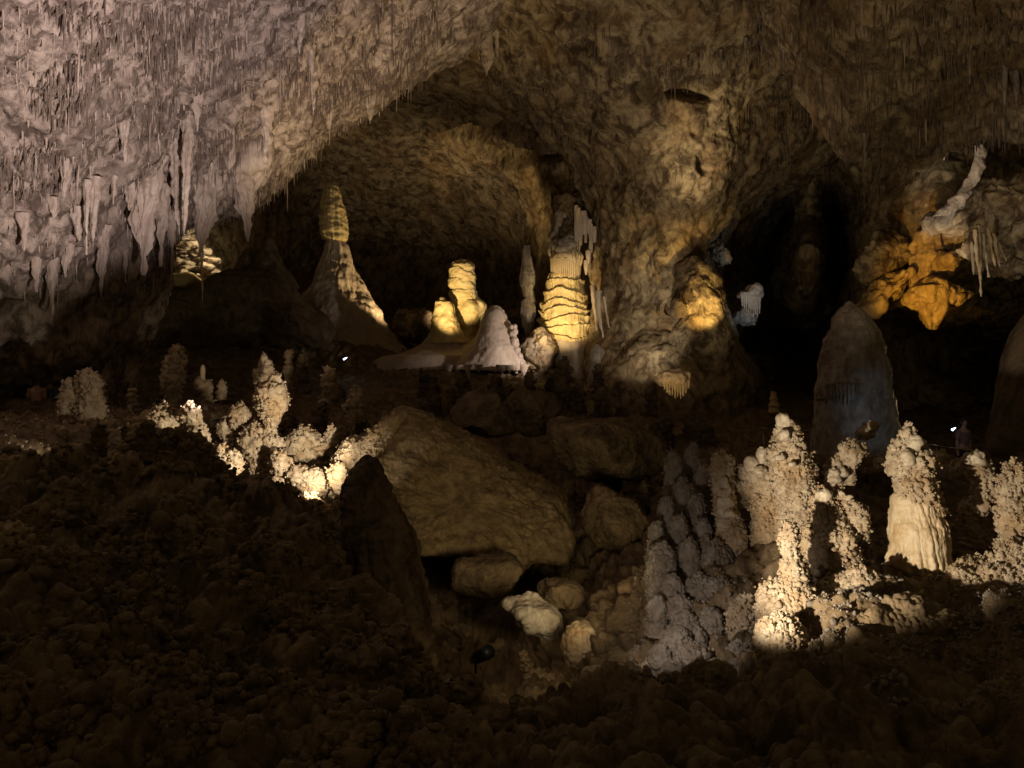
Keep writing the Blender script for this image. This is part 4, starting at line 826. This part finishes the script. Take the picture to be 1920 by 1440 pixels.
# ================================================================== RIGHT LIT GROUP
RG = 'popcorn towers of the right lit group'
Y = 9.0
def rtree(name, lb, lobes, Yv, caps=(), **kw):
    e = empty(name, P(lobes[0][-1][1], lobes[0][-1][0], Yv)); tag(e, lb, 'stalagmite', kw.pop('group', RG))
    coral('popcorn_crust', lobes, Yv, None, parent=e, **kw)
    for (x, y, rx, ry, dy) in caps:
        rx *= .88; ry *= .88
        q = spire([(y - ry, x - rx * .25, x + rx * .25), (y - ry * .85, x - rx * .62, x + rx * .62), (y - ry * .4, x - rx * .95, x + rx * .95), (y + ry * .1, x - rx, x + rx), (y + ry * .5, x - rx * .98, x + rx * .98), (y + ry * .8, x - rx * .85, x + rx * .85), (y + ry, x - rx * .55, x + rx * .6)], Yv + dy, lambda p, n, th, z: .045 * fbm(p * np.array([6, 6, 9]), 4, int(x)) + .012 * np.abs(noise(p * np.array([22, 22, 3]), 4)), res=1.6)
        make('cap', [q], 'cap_calcite', None, None, parent=e)
    return e
e = empty('great_popcorn_tower', P(1725, 1095, Y)); tag(e, 'largest brightly lit tower with a fluted cream body and popcorn upper half', 'stalagmite', RG)
def flut(p, n, th, z):
    a = np.stack([np.cos(th) * 4.2, np.sin(th) * 4.2, z * .35], 1); rt = np.clip(np.cos(th) * .8 + .45, 0, 1)
    b = np.abs(noise(a, 3)) * 2; k = knobs(p * np.array([1, 1, .45]) / .055, 4)
    low = np.clip((P(0, 1030, Y)[2] - z) / .2 + .5, 0, 1)
    return .05 * b * np.maximum(low, rt * .7) + .022 * k * rt * (1 - low * .6) + .045 * fbm(p * np.array([2, 2, 5]), 3, 9) + .012 * fbm(p * 12, 3, 2)
q = spire([(920, 1690, 1718), (928, 1676, 1735), (940, 1670, 1748), (970, 1671, 1760), (1000, 1668, 1770), (1030, 1669, 1776), (1055, 1672, 1780), (1072, 1680, 1784), (1088, 1694, 1786), (1100, 1708, 1782), (1112, 1716, 1776)], Y, flut, res=1.5, nth=420)
make('fluted_body', [q], 'cream_calcite', None, None, parent=e)
coral('popcorn_crust', [[(843, 1690, 1718), (852, 1684, 1740), (866, 1680, 1748), (880, 1686, 1742), (892, 1688, 1736), (905, 1682, 1744), (925, 1684, 1752), (942, 1700, 1756), (960, 1720, 1768)], [(800, 1700, 1710), (812, 1690, 1712), (828, 1688, 1708), (845, 1690, 1712)], [(834, 1676, 1692), (850, 1670, 1698), (872, 1668, 1700), (890, 1674, 1692)], [(930, 1748, 1756), (945, 1740, 1762), (958, 1740, 1758)]], Y - .05, None, parent=e, nr=(1.58, 3.6), big=.05)
for (x, y, rx, ry, dy, ml) in [(1717, 830, 17, 17, -.12, None), (1712, 846, 20, 9, -.1, None), (1700, 860, 12, 14, -.2, None)]:
    q = spire([(y - ry, x - rx * .25, x + rx * .25), (y - ry * .8, x - rx * .65, x + rx * .65), (y - ry * .3, x - rx * .97, x + rx * .97), (y + ry * .2, x - rx, x + rx), (y + ry * .7, x - rx * .8, x + rx * .8), (y + ry, x - rx * .5, x + rx * .5)], Y + dy, lambda p, n, th, z: .04 * fbm(p * np.array([6, 6, 9]), 4, 5), res=1.6)
    make('cap', [q], 'cap_calcite', None, None, parent=e)
rtree('popcorn_tower', 'branched popcorn tower with a smooth cap left of the largest tower',
  [[(922, 1530, 1556), (935, 1522, 1568), (960, 1528, 1572), (985, 1524, 1580), (1010, 1512, 1598), (1040, 1516, 1604), (1070, 1536, 1606), (1095, 1545, 1596), (1110, 1540, 1600)],
   [(918, 1566, 1578), (935, 1572, 1590), (950, 1584, 1606), (970, 1588, 1622), (990, 1592, 1624), (1005, 1600, 1616)],
   [(948, 1600, 1612), (962, 1598, 1622), (985, 1600, 1624)], [(1000, 1506, 1526), (1025, 1508, 1530), (1050, 1512, 1530)]], 8.9, [(1545, 927, 18, 14, -.12), (1596, 1040, 13, 20, -.12)], nr=(1.58, 3.6))
rtree('popcorn_tower', 'popcorn stem topped by two smooth bulbs behind the branched tower', [[(832, 1592, 1604), (840, 1580, 1614), (852, 1578, 1612), (870, 1580, 1600), (890, 1584, 1596), (908, 1586, 1592)], [(868, 1552, 1572), (880, 1550, 1580), (900, 1552, 1584), (915, 1556, 1570)]], 10.2, [(1563, 892, 18, 16, -.15), (1576, 884, 14, 13, -.1)], nr=(1.44, 3.17))
rtree('popcorn_tower', 'bright slender popcorn spire at the left of the branched tower', [[(984, 1474, 1482), (994, 1469, 1488), (1010, 1467, 1490), (1030, 1468, 1492), (1048, 1468, 1496), (1062, 1465, 1506), (1080, 1465, 1512), (1098, 1468, 1506), (1112, 1466, 1506)]], 8.2, nr=(1.58, 3.6))
rtree('popcorn_tower', 'tallest left tower of the right group with a smooth white cap', [[(808, 1462, 1492), (822, 1458, 1500), (840, 1452, 1506), (858, 1448, 1512), (880, 1452, 1516), (905, 1456, 1518), (930, 1458, 1520), (955, 1460, 1522), (985, 1458, 1524), (1040, 1452, 1528), (1110, 1450, 1530)], [(868, 1500, 1512), (880, 1505, 1522), (895, 1508, 1520)], [(846, 1444, 1458), (862, 1442, 1470), (878, 1448, 1470)]], 9.8, [(1471, 791, 14, 14, -.1), (1470, 818, 12, 10, -.22), (1466, 858, 13, 7, -.26), (1483, 868, 9, 7, -.3)], nr=(1.44, 3.31))
rtree('popcorn_tower', 'popcorn tower with two tan caps left of the tallest left tower', [[(876, 1396, 1440), (890, 1396, 1442), (910, 1400, 1450), (930, 1408, 1454), (950, 1412, 1458), (985, 1410, 1460), (1040, 1408, 1466)]], 10, [(1429, 857, 13, 18, -.1), (1409, 872, 13, 14, -.1), (1426, 882, 12, 6, -.25)], nr=(1.44, 3.31))
rtree('stacked_stalagmite', 'pillar of stacked smooth discs left of the two capped tower', [[(852, 1344, 1358), (862, 1338, 1372), (880, 1336, 1372), (900, 1342, 1370), (950, 1344, 1374), (985, 1350, 1390), (1030, 1346, 1394), (1060, 1344, 1396)]], 10, [(1356, 905, 14, 10, -.12), (1358, 922, 14, 12, -.1), (1359, 948, 17, 22, -.1), (1368, 962, 12, 7, -.25), (1360, 985, 14, 14, -.1)], nr=(1.44, 3.17), nod=.6)
rtree('stacked_stalagmite', 'small slender knob between the stacked pillar and the two capped tower', [[(895, 1376, 1388), (915, 1374, 1392), (935, 1382, 1398), (950, 1386, 1402)]], 10.2, [(1382, 908, 8, 14, -.1)], nr=(1.44, 2.88))
rtree('popcorn_tower', 'crooked popcorn stem with a pale cap right of the largest tower', [[(868, 1808, 1846), (884, 1814, 1850), (900, 1826, 1856), (920, 1828, 1862), (938, 1822, 1858), (948, 1806, 1850), (965, 1804, 1836), (985, 1806, 1830), (1005, 1810, 1842), (1030, 1812, 1846), (1052, 1820, 1840)]], 9.4, [(1832, 858, 18, 16, -.1), (1814, 860, 9, 11, -.1)], nr=(1.44, 3.6))
rtree('popcorn_tower', 'massive popcorn tower cut by the right edge of the picture', [[(870, 1890, 1912), (885, 1884, 1930), (905, 1878, 1945), (940, 1872, 1960), (975, 1876, 1970), (1010, 1884, 1980), (1050, 1870, 1990)], ], 8.9, nr=(1.73, 3.96), flat=.6)
rtree('small_coral_knob', 'small white bulb with a bent neck in front of the blue grey cone', [[(806, 1616, 1632), (814, 1608, 1634), (822, 1606, 1624)], [(797, 1632, 1642), (802, 1628, 1640), (808, 1624, 1634)]], 11.5, [(1622, 810, 10, 8, -.05)], nr=(1.1, 2.16), group='little white knobs of the right group')
rtree('small_coral_knob', 'small white dome just left of the largest tower', [[(868, 1644, 1660), (876, 1648, 1664)]], 10.2, [(1652, 863, 9, 8, -.08)], nr=(1.3, 2.45), group='little white knobs of the right group')
rtree('small_coral_knob', 'small popcorn sprig below the handrail right of the largest tower', [[(850, 1758, 1766), (856, 1755, 1772), (864, 1758, 1768), (876, 1758, 1768)]], 11, (), nr=(1.3, 2.59), group='little white knobs of the right group')
rtree('small_coral_knob', 'round dull knob left of the crooked stem', [[(872, 1788, 1806), (884, 1786, 1812), (900, 1790, 1812)]], 10, [(1797, 876, 8, 9, -.08)], nr=(1.3, 2.59), group='little white knobs of the right group')
# rounded mounds carrying the towers
def pebbly(s=.05, a=1.0, seed=0): return lambda p, n, th, z: a * (.03 * knobs(p / s, seed) + .015 * knobs(p / (s * .45), seed + 1)) + .07 * fbm(p * 2.5, 3, seed)
for k, (pf, Yv, lb) in enumerate([
 ([(1092, 1462, 1500), (1102, 1440, 1516), (1125, 1426, 1530), (1148, 1426, 1536), (1172, 1434, 1530), (1200, 1440, 1530)], 8.2, 'wrinkled golden mound under the bright slender spire'),
 ([(1160, 1450, 1480), (1168, 1436, 1496), (1185, 1426, 1508), (1210, 1420, 1510), (1240, 1424, 1508), (1262, 1432, 1500), (1290, 1436, 1496)], 7.4, 'lowest lit mound, its bottom cut off by black shadow'),
 ([(1092, 1560, 1600), (1105, 1540, 1636), (1130, 1530, 1650), (1160, 1524, 1650), (1200, 1516, 1640)], 8.5, 'broad tan mound under the branched tower'),
 ([(1180, 1560, 1600), (1195, 1545, 1640), (1225, 1560, 1660), (1260, 1590, 1665)], 7.7, 'rough sloping mound running down into the shadow'),
 ([(1122, 1388, 1402), (1132, 1376, 1412), (1160, 1370, 1418), (1185, 1374, 1414), (1200, 1382, 1404)], 8.6, 'amber wrinkled egg shaped knob left of the golden mound')]):
    mt = 'popcorn_rock'
    q = spire(pf, Yv, pebbly(.05, 1.2, 60 + k), res=1.7)
    b = nodules(q[0][:-2], q[2], 500, 2 / F * Yv, 4.2 / F * Yv, branch=.1, out=.1)
    make('coral_mound', [q, b] if b else [q], mt, lb, 'coral mound', 'rounded mounds under the right towers')
coral('coral_mound', [[(1082, 1590, 1625), (1092, 1580, 1645), (1110, 1590, 1648), (1125, 1600, 1640)]], 8.3, 'popcorn cushion between the branched tower and the deep gap', 'coral mound', group='rounded mounds under the right towers')
coral('coral_mound', [[(1050, 1860, 1960), (1065, 1800, 2000), (1090, 1760, 2040), (1120, 1740, 2080), (1160, 1760, 2080), (1200, 1800, 2060)]], 8.6, 'wide popcorn bank right of the foot of the largest tower', 'coral mound', group='rounded mounds under the right towers', flat=.5, nr=(1.73, 3.6), big=.1)
# lavender knobs on the slope
KROWS = [(1035, 'topmost'), (1080, 'second'), (1130, 'third'), (1190, 'fourth'), (1250, 'fifth'), (9999, 'lowest')]
def krow(y): return next(i for i, (l, n) in enumerate(KROWS) if y < l)
ORD = ['first', 'second', 'third', 'fourth', 'fifth', 'sixth', 'seventh', 'eighth', 'ninth', 'tenth', 'eleventh', 'twelfth', 'thirteenth', 'fourteenth', 'fifteenth']
KN = [(1365, 1000, 22, 26), (1425, 992, 18, 17), (1440, 1022, 16, 14), (1404, 1070, 20, 26), (1345, 1050, 30, 34), (1372, 1040, 16, 20), (1452, 1010, 14, 12), (1240, 1065, 26, 40), (1310, 1105, 26, 24), (1350, 1118, 24, 26),
      (1275, 1142, 22, 22), (1330, 1172, 20, 24), (1285, 1176, 18, 20), (1268, 1206, 22, 26), (1300, 1240, 30, 20), (1345, 1218, 14, 10), (1385, 1230, 24, 24), (1420, 1215, 18, 30), (1435, 1295, 16, 44), (1270, 1275, 24, 26), (1340, 1265, 26, 20), (1388, 1112, 22, 22), (1420, 1110, 20, 20), (1444, 1058, 20, 26), (1425, 1040, 18, 14), (1322, 1028, 18, 22), (1395, 1000, 16, 16), (1355, 1085, 18, 16), (1380, 1270, 22, 22), (1410, 1330, 16, 30)]
for k, (x, y, rx, ry) in enumerate(KN):
    Yk = 10.6 - (y - 960) * .0085
    ws = RNG.uniform(.72, .9); sm = k in (1, 2, 6, 15)
    dsp = (lambda p, n, th, z, k=k: .012 * fbm(p * 7, 3, k) + .035 * fbm(p * 2.2, 3, k)) if sm else pebbly(.04, 1.0, 80 + k)
    q = spire([(y - ry, x - rx * .35, x + rx * .3), (y - ry * .75, x - rx * .75, x + rx * .72), (y - ry * .2, x - rx, x + rx), (y + ry * .35, x - rx * 1.02, x + rx * 1.02), (y + ry * .62, x - rx * .95, x + rx * .95), (y + ry * .8, x - rx * ws, x + rx * ws), (y + ry * 1.3, x - rx * ws * .95, x + rx * ws * .95), (y + ry * 1.9, x - rx * ws, x + rx * ws)], Yk, dsp, res=1.6)
    make('rounded_knob', [q] if sm else [q, nodules(q[0][:-2], q[2], 120, 1.4 / F * Yk, 2.8 / F * Yk, branch=.0, out=.05)], 'cap_calcite' if sm else 'knob_rock', {1: 'smooth mushroom cap knob left of the bright slender spire', 7: 'dim tall blunt knob at the left border of the knobby slope', 18: 'leg like stub hanging below the knobby slope', 34: ''}.get(k, ORD[sorted(t[0] for t in KN if krow(t[1]) == krow(y)).index(x)] + ' knob from the left in the ' + KROWS[krow(y)][1] + ' row of the grey slope'), 'stalagmite', 'rounded knobs on the grey slope')
for k, (x, y, rx, ry) in enumerate([(1262, 880, 15, 30), (1298, 862, 13, 26), (1318, 905, 14, 34), (1282, 930, 16, 30), (1305, 965, 17, 30), (1250, 960, 14, 28), (1272, 1000, 18, 28), (1318, 1000, 15, 24), (1230, 1010, 15, 26), (1292, 1042, 18, 26), (1262, 1110, 18, 26), (1232, 1150, 18, 26), (1306, 1200, 16, 20), (1362, 1150, 16, 22), (1240, 1240, 20, 24)]):
    coral('coral_stalagmite', [[(y - ry, x - rx * .4, x + rx * .4), (y - ry * .6, x - rx * .8, x + rx * .75), (y, x - rx, x + rx), (y + ry * .6, x - rx * .85, x + rx * .95), (y + ry * 1.6, x - rx * 1.1, x + rx * 1.1)]], 11.2 - (y - 860) * .0075, ORD[sorted([1262, 1298, 1318, 1282, 1305, 1250, 1272, 1319, 1230, 1292, 1263, 1232, 1306, 1362, 1240]).index(x if k not in (7, 10) else x + 1)] + [' dim knobbly column', ' dim coral column'][y > 1020] + ' among the ones on the shaded left flank of the grey slope', mat='knob_rock', group='dim columns on the left flank of the slope', nr=(1.3, 2.6), nod=.25, s=.035)
coral('coral_mound', [[(1228, 978, 984), (1245, 980, 998), (1262, 984, 1000), (1272, 984, 1002)], [(1264, 1000, 1016), (1272, 1006, 1038), (1284, 1020, 1042)]], 9.2, 'small lit popcorn edge around the dark hollow in the valley', 'coral mound', group='lit sprigs in the valley', nr=(1.44, 2.88))
coral('coral_mound', [[(1254, 1206, 1228), (1264, 1194, 1240), (1276, 1202, 1240), (1290, 1214, 1232)]], 8.6, 'isolated lit popcorn sprig right of the valley boulders', 'coral mound', group='lit sprigs in the valley', nr=(1.44, 2.88))

# popcorn crust on the near ground
qx, qy = sproj(VF); nf = NF
def crust(ok, n, r0, r1, mat, lb):
    k = np.where(ok(qx, qy, VF[:, 1]))[0]; f = fbm(VF[k] * 1.2, 2, 91); k = k[f > -.12]
    b = nodules(VF[k], nf[k] * np.sign(nf[k][:, 2:3] + 1e-6), n, r0, r1, branch=.12, up=.1, out=.12)
    o = raw('coral_crust', b[0], b[1], mat); tag(o, lb, 'coral crust', kind='stuff')
crust(lambda x, y, d: (d > 4.5) & (d < 12) & (x > -20) & (x < 900), 9000, .016, .05, 'floor_rock', 'dark popcorn crust covering the lower left ground')
crust(lambda x, y, d: (d > 6) & (d < 13) & (x > 1180) & (x < 1560), 6000, .009, .022, 'knob_rock', 'greyish popcorn crust between the rounded knobs of the slope')
crust(lambda x, y, d: (d > 5) & (d < 12) & (x > 1560) & (x < 1980), 6000, .010, .026, 'knob_rock', 'popcorn crust on the bank around the largest tower')
crust(lambda x, y, d: (d > 11) & (d < 22) & (x > 0) & (x < 720), 8000, .016, .04, 'popcorn_rock', 'popcorn crust on the ground of the left lit group')

# ================================================================== LAMP FIXTURE, VISITORS, HANDRAILS
def mat_plain(name, c, rough=.5, metal=0, emit=None, es=0):
    m = bpy.data.materials.new(name); m.use_nodes = True; b = m.node_tree.nodes['Principled BSDF']
    b.inputs['Base Color'].default_value = (*c, 1); b.inputs['Roughness'].default_value = rough; b.inputs['Metallic'].default_value = metal
    if emit: b.inputs['Emission Color'].default_value = (*emit, 1); b.inputs['Emission Strength'].default_value = es
    MATS[name] = m
mat_plain('black_metal', (.02, .02, .02), .45, .6); mat_plain('brass_metal', (.35, .26, .10), .4, .8)
mat_plain('tan_shirt', (.42, .26, .16), .9); mat_plain('blue_shirt', (.06, .14, .19), .9); mat_plain('mauve_shirt', (.20, .11, .12), .9)
mat_plain('dark_cloth', (.02, .02, .025), .9); mat_plain('skin', (.40, .24, .16), .6); mat_plain('hair', (.03, .02, .015), .7)
mat_plain('lamp_glow', (.8, .85, 1), .5, 0, (.6, .75, 1.0), 6); mat_plain('steel', (.30, .27, .22), .35, .8)
def cyl(a, b, r0, r1, n=24, rings=2, cap=True):
    a = np.array(a, float); b = np.array(b, float); d = b - a; L = np.linalg.norm(d); d /= L
    u = np.cross(d, [0, 0, 1.]); u = u if np.linalg.norm(u) > .01 else np.array([1., 0, 0]); u /= np.linalg.norm(u); v = np.cross(d, u)
    th = np.arange(n) / n * 2 * math.pi; rg = np.cos(th)[:, None] * u + np.sin(th)[:, None] * v
    V = np.vstack([a + (b - a) * t + rg * (r0 + (r1 - r0) * t) for t in np.linspace(0, 1, rings)] + [a[None], b[None]])
    j = np.arange(n); jn = (j + 1) % n; A = rings * n
    fs = [gridfaces(rings, n, True)]
    if cap: fs.append(np.vstack([np.stack([np.full(n, A), jn, j], 1), np.stack([np.full(n, A + 1), (rings - 1) * n + j, (rings - 1) * n + jn], 1)]))
    return V, fs
c0 = P(888, 1236, 9.0); c1 = P(912, 1224, 8.75); ax = (c1 - c0) / np.linalg.norm(c1 - c0)
e = empty('cave_spotlight', P(895, 1250, 9)); tag(e, 'small black cylindrical floor spotlight with a brass band in the dark valley', 'spotlight')
make('lamp_body', [cyl(c0, c0 + ax * .10, .055, .060, 28, 4)], 'brass_metal', None, None, parent=e)
make('hood', [cyl(c0 + ax * .10, c1 + ax * .06, .068, .072, 28, 4)], 'black_metal', None, None, parent=e)
make('bracket', [cyl(P(892, 1262, 9), c0 + ax * .05, .012, .012, 10)], 'black_metal', None, None, parent=e)

def skin_fig(name, joints, edges, mat, parent=None, root=0, sub=2):
    me = bpy.data.meshes.new(name); o = bpy.data.objects.new(name, me); COL.objects.link(o)
    me.from_pydata([j[0] for j in joints], edges, [])
    if parent is not None: o.parent = parent
    o.modifiers.new('skin', 'SKIN'); sv = me.skin_vertices[0] if me.skin_vertices else None
    if sv is None:
        bm = __import__('bmesh').new(); bm.from_mesh(me); bm.verts.layers.skin.verify(); bm.to_mesh(me); bm.free(); sv = me.skin_vertices[0]
    for i, j in enumerate(joints):
        r = j[1] if isinstance(j[1], tuple) else (j[1], j[1]); sv.data[i].radius = r; sv.data[i].use_root = (i == root)
    m = o.modifiers.new('sub', 'SUBSURF'); m.levels = sub; m.render_levels = sub
    me.materials.append(MATS[mat]); return o
def person(loc, rz, shirt, pants, label, lean=0.0, arms='front', scale=1.0):
    e = empty('person', loc); e.rotation_euler = (0, 0, rz); e.scale = (scale,) * 3; tag(e, label, 'person', 'visitors on the cave trail')
    J = [((0, 0, .95), (.14, .11)), ((0, -.01, 1.12), (.13, .10)), ((0, 0, 1.32), (.16, .11)), ((0, 0, 1.43), (.12, .08)), ((0, -.01, 1.50), .055), ((0, -.015, 1.58), .075), ((0, -.02, 1.66), (.085, .10)), ((0, -.01, 1.73), (.055, .07))]
    E_ = [(0, 1), (1, 2), (2, 3), (3, 4), (4, 5), (5, 6), (6, 7)]
    for s in (-1, 1):
        b = len(J); J += [((s * .17, 0, 1.40), .055), ((s * .22, 0 if arms == 'down' else -.04, 1.14), .045), ((s * (.24 if arms == 'down' else .13), -.02 if arms == 'down' else -.26, .92 if arms == 'down' else 1.12), .034), ((s * (.24 if arms == 'down' else .10), -.03 if arms == 'down' else -.33, .84 if arms == 'down' else 1.13), .03)]
        E_ += [(3, b), (b, b + 1), (b + 1, b + 2), (b + 2, b + 3)]
        h = len(J)
        for f in range(4):
            J.append(((s * (.255 - f * .012) if arms == 'down' else s * (.115 - f * .02), -.04 - f * .012 if arms == 'down' else -.40, (.745 + .006 * f) if arms == 'down' else 1.12 + .008 * f), .009)); E_.append((b + 3, h + f))
        J.append(((s * .21 if arms == 'down' else s * .06, -.06 if arms == 'down' else -.36, .80 if arms == 'down' else 1.16), .010)); E_.append((b + 3, h + 4))
        b = len(J); J += [((s * .10, 0, .86), .10), ((s * .11, -.02, .48), .062), ((s * .11, .02, .10), .042), ((s * .12, -.13, .03), (.045, .03))]
        E_ += [(0, b), (b, b + 1), (b + 1, b + 2), (b + 2, b + 3)]
    skin_fig('body', J, E_, 'skin', e, 0)
    # clothing, slightly larger than the body, and hair
    def up(i, g): return (J[i][0], tuple(x + g for x in J[i][1]) if isinstance(J[i][1], tuple) else J[i][1] + g)
    a1, a2 = 8, 8 + 9 + 4
    JS = [up(0, .015), up(1, .02), up(2, .018), up(3, .012), up(a1, .018), up(a1 + 1, .018), up(a2, .018), up(a2 + 1, .018)]
    skin_fig('shirt', JS, [(0, 1), (1, 2), (2, 3), (3, 4), (4, 5), (3, 6), (6, 7)], shirt, e, 0)
    l1, l2 = a1 + 9, a2 + 9
    JP = [((0, 0, .97), (.15, .125)), up(l1, .014), up(l1 + 1, .016), up(l1 + 2, .02), up(l2, .014), up(l2 + 1, .016), up(l2 + 2, .02)]
    skin_fig('trousers', JP, [(0, 1), (1, 2), (2, 3), (0, 4), (4, 5), (5, 6)], pants, e, 0)
    bv = balls(np.array([[0, .012, 1.70], [0, .035, 1.63]]), np.array([.098, .085])); raw('hair', bv[0] + np.array(e.location), bv[1], 'hair', parent=e)
    fv = balls(np.array([[0, -.118, 1.645], [-.032, -.108, 1.672], [.032, -.108, 1.672], [-.088, -.02, 1.65], [.088, -.02, 1.65]]), np.array([.015, .010, .010, .02, .02])); raw('face_features', fv[0] + np.array(e.location), fv[1], 'skin', parent=e)
    return e
person(P(68, 824, 24), math.radians(200), 'tan_shirt', 'dark_cloth', 'visitor in a light tan shirt leaning at the rail on the dark left path')
person(P(92, 820, 24.6), math.radians(165), 'blue_shirt', 'dark_cloth', 'visitor in a blue shirt standing right of the tan shirted one')
person(P(1806, 905, 23.5), math.radians(20), 'mauve_shirt', 'dark_cloth', 'visitor in a dull pinkish shirt on the dark right path', arms='down')
# path lights
def glow(px, py, Y, lb, sh):
    e = empty('path_light', P(px, py, Y)); tag(e, lb, 'light', 'tiny trail lights')
    v, f = cyl(P(px - 4, py + 2, Y), P(px + 3, py - 2, Y), .035, .008, 14); raw('lens', v, f, 'lamp_glow', parent=e)
    gl = bpy.data.lights.new('path_light_bulb', 'POINT'); gl.energy = 1.2; gl.color = (.7, .82, 1.0); gl.shadow_soft_size = .02
    go = bpy.data.objects.new('path_light_bulb', gl); COL.objects.link(go); go.parent = e; go.location = (.03, -.15, .05)
    v, f = cyl(P(px - 8, py + 5, Y + .1), P(px + 1, py + 2, Y + .08), .03, .03, 12); raw('housing', v, f, 'black_metal', parent=e)
glow(1789, 804, 22.9, 'tiny cold white light held beside the visitor on the right path', 1)
glow(648, 672, 33, 'tiny cold white trail light left of the sweeping skirt', 0)
def rail(pts, posts, lb):
    e = empty('handrail', pts[0]); tag(e, lb, 'handrail', 'trail handrails')
    raw('top_rail', *merge([cyl(pts[i], pts[i + 1], .022, .022, 10) for i in range(len(pts) - 1)]), 'steel', parent=e)
    for a in posts:
        v, f = cyl(a, a - np.array([0, 0, 1.0]), .018, .018, 8); raw('post', v, f, 'steel', parent=e)
rail([P(1725, 832, 22), P(1757, 836, 22), P(1812, 844, 22), P(1850, 848, 22)], [P(1757, 836, 22), P(1812, 844, 22)], 'thin metal handrail crossing the dark right path')
rail([P(20, 798, 22.6), P(48, 792, 22.6), P(80, 784, 22.6), P(110, 780, 22.6)], [P(50, 792, 22.6), P(104, 781, 22.6)], 'thin metal handrail in front of the visitors on the left')
rail([P(1425, 803, 22), P(1462, 805, 22), P(1530, 808, 22)], [P(1432, 803, 22), P(1520, 808, 22)], 'faint metal handrail behind the tallest left tower of the right group')
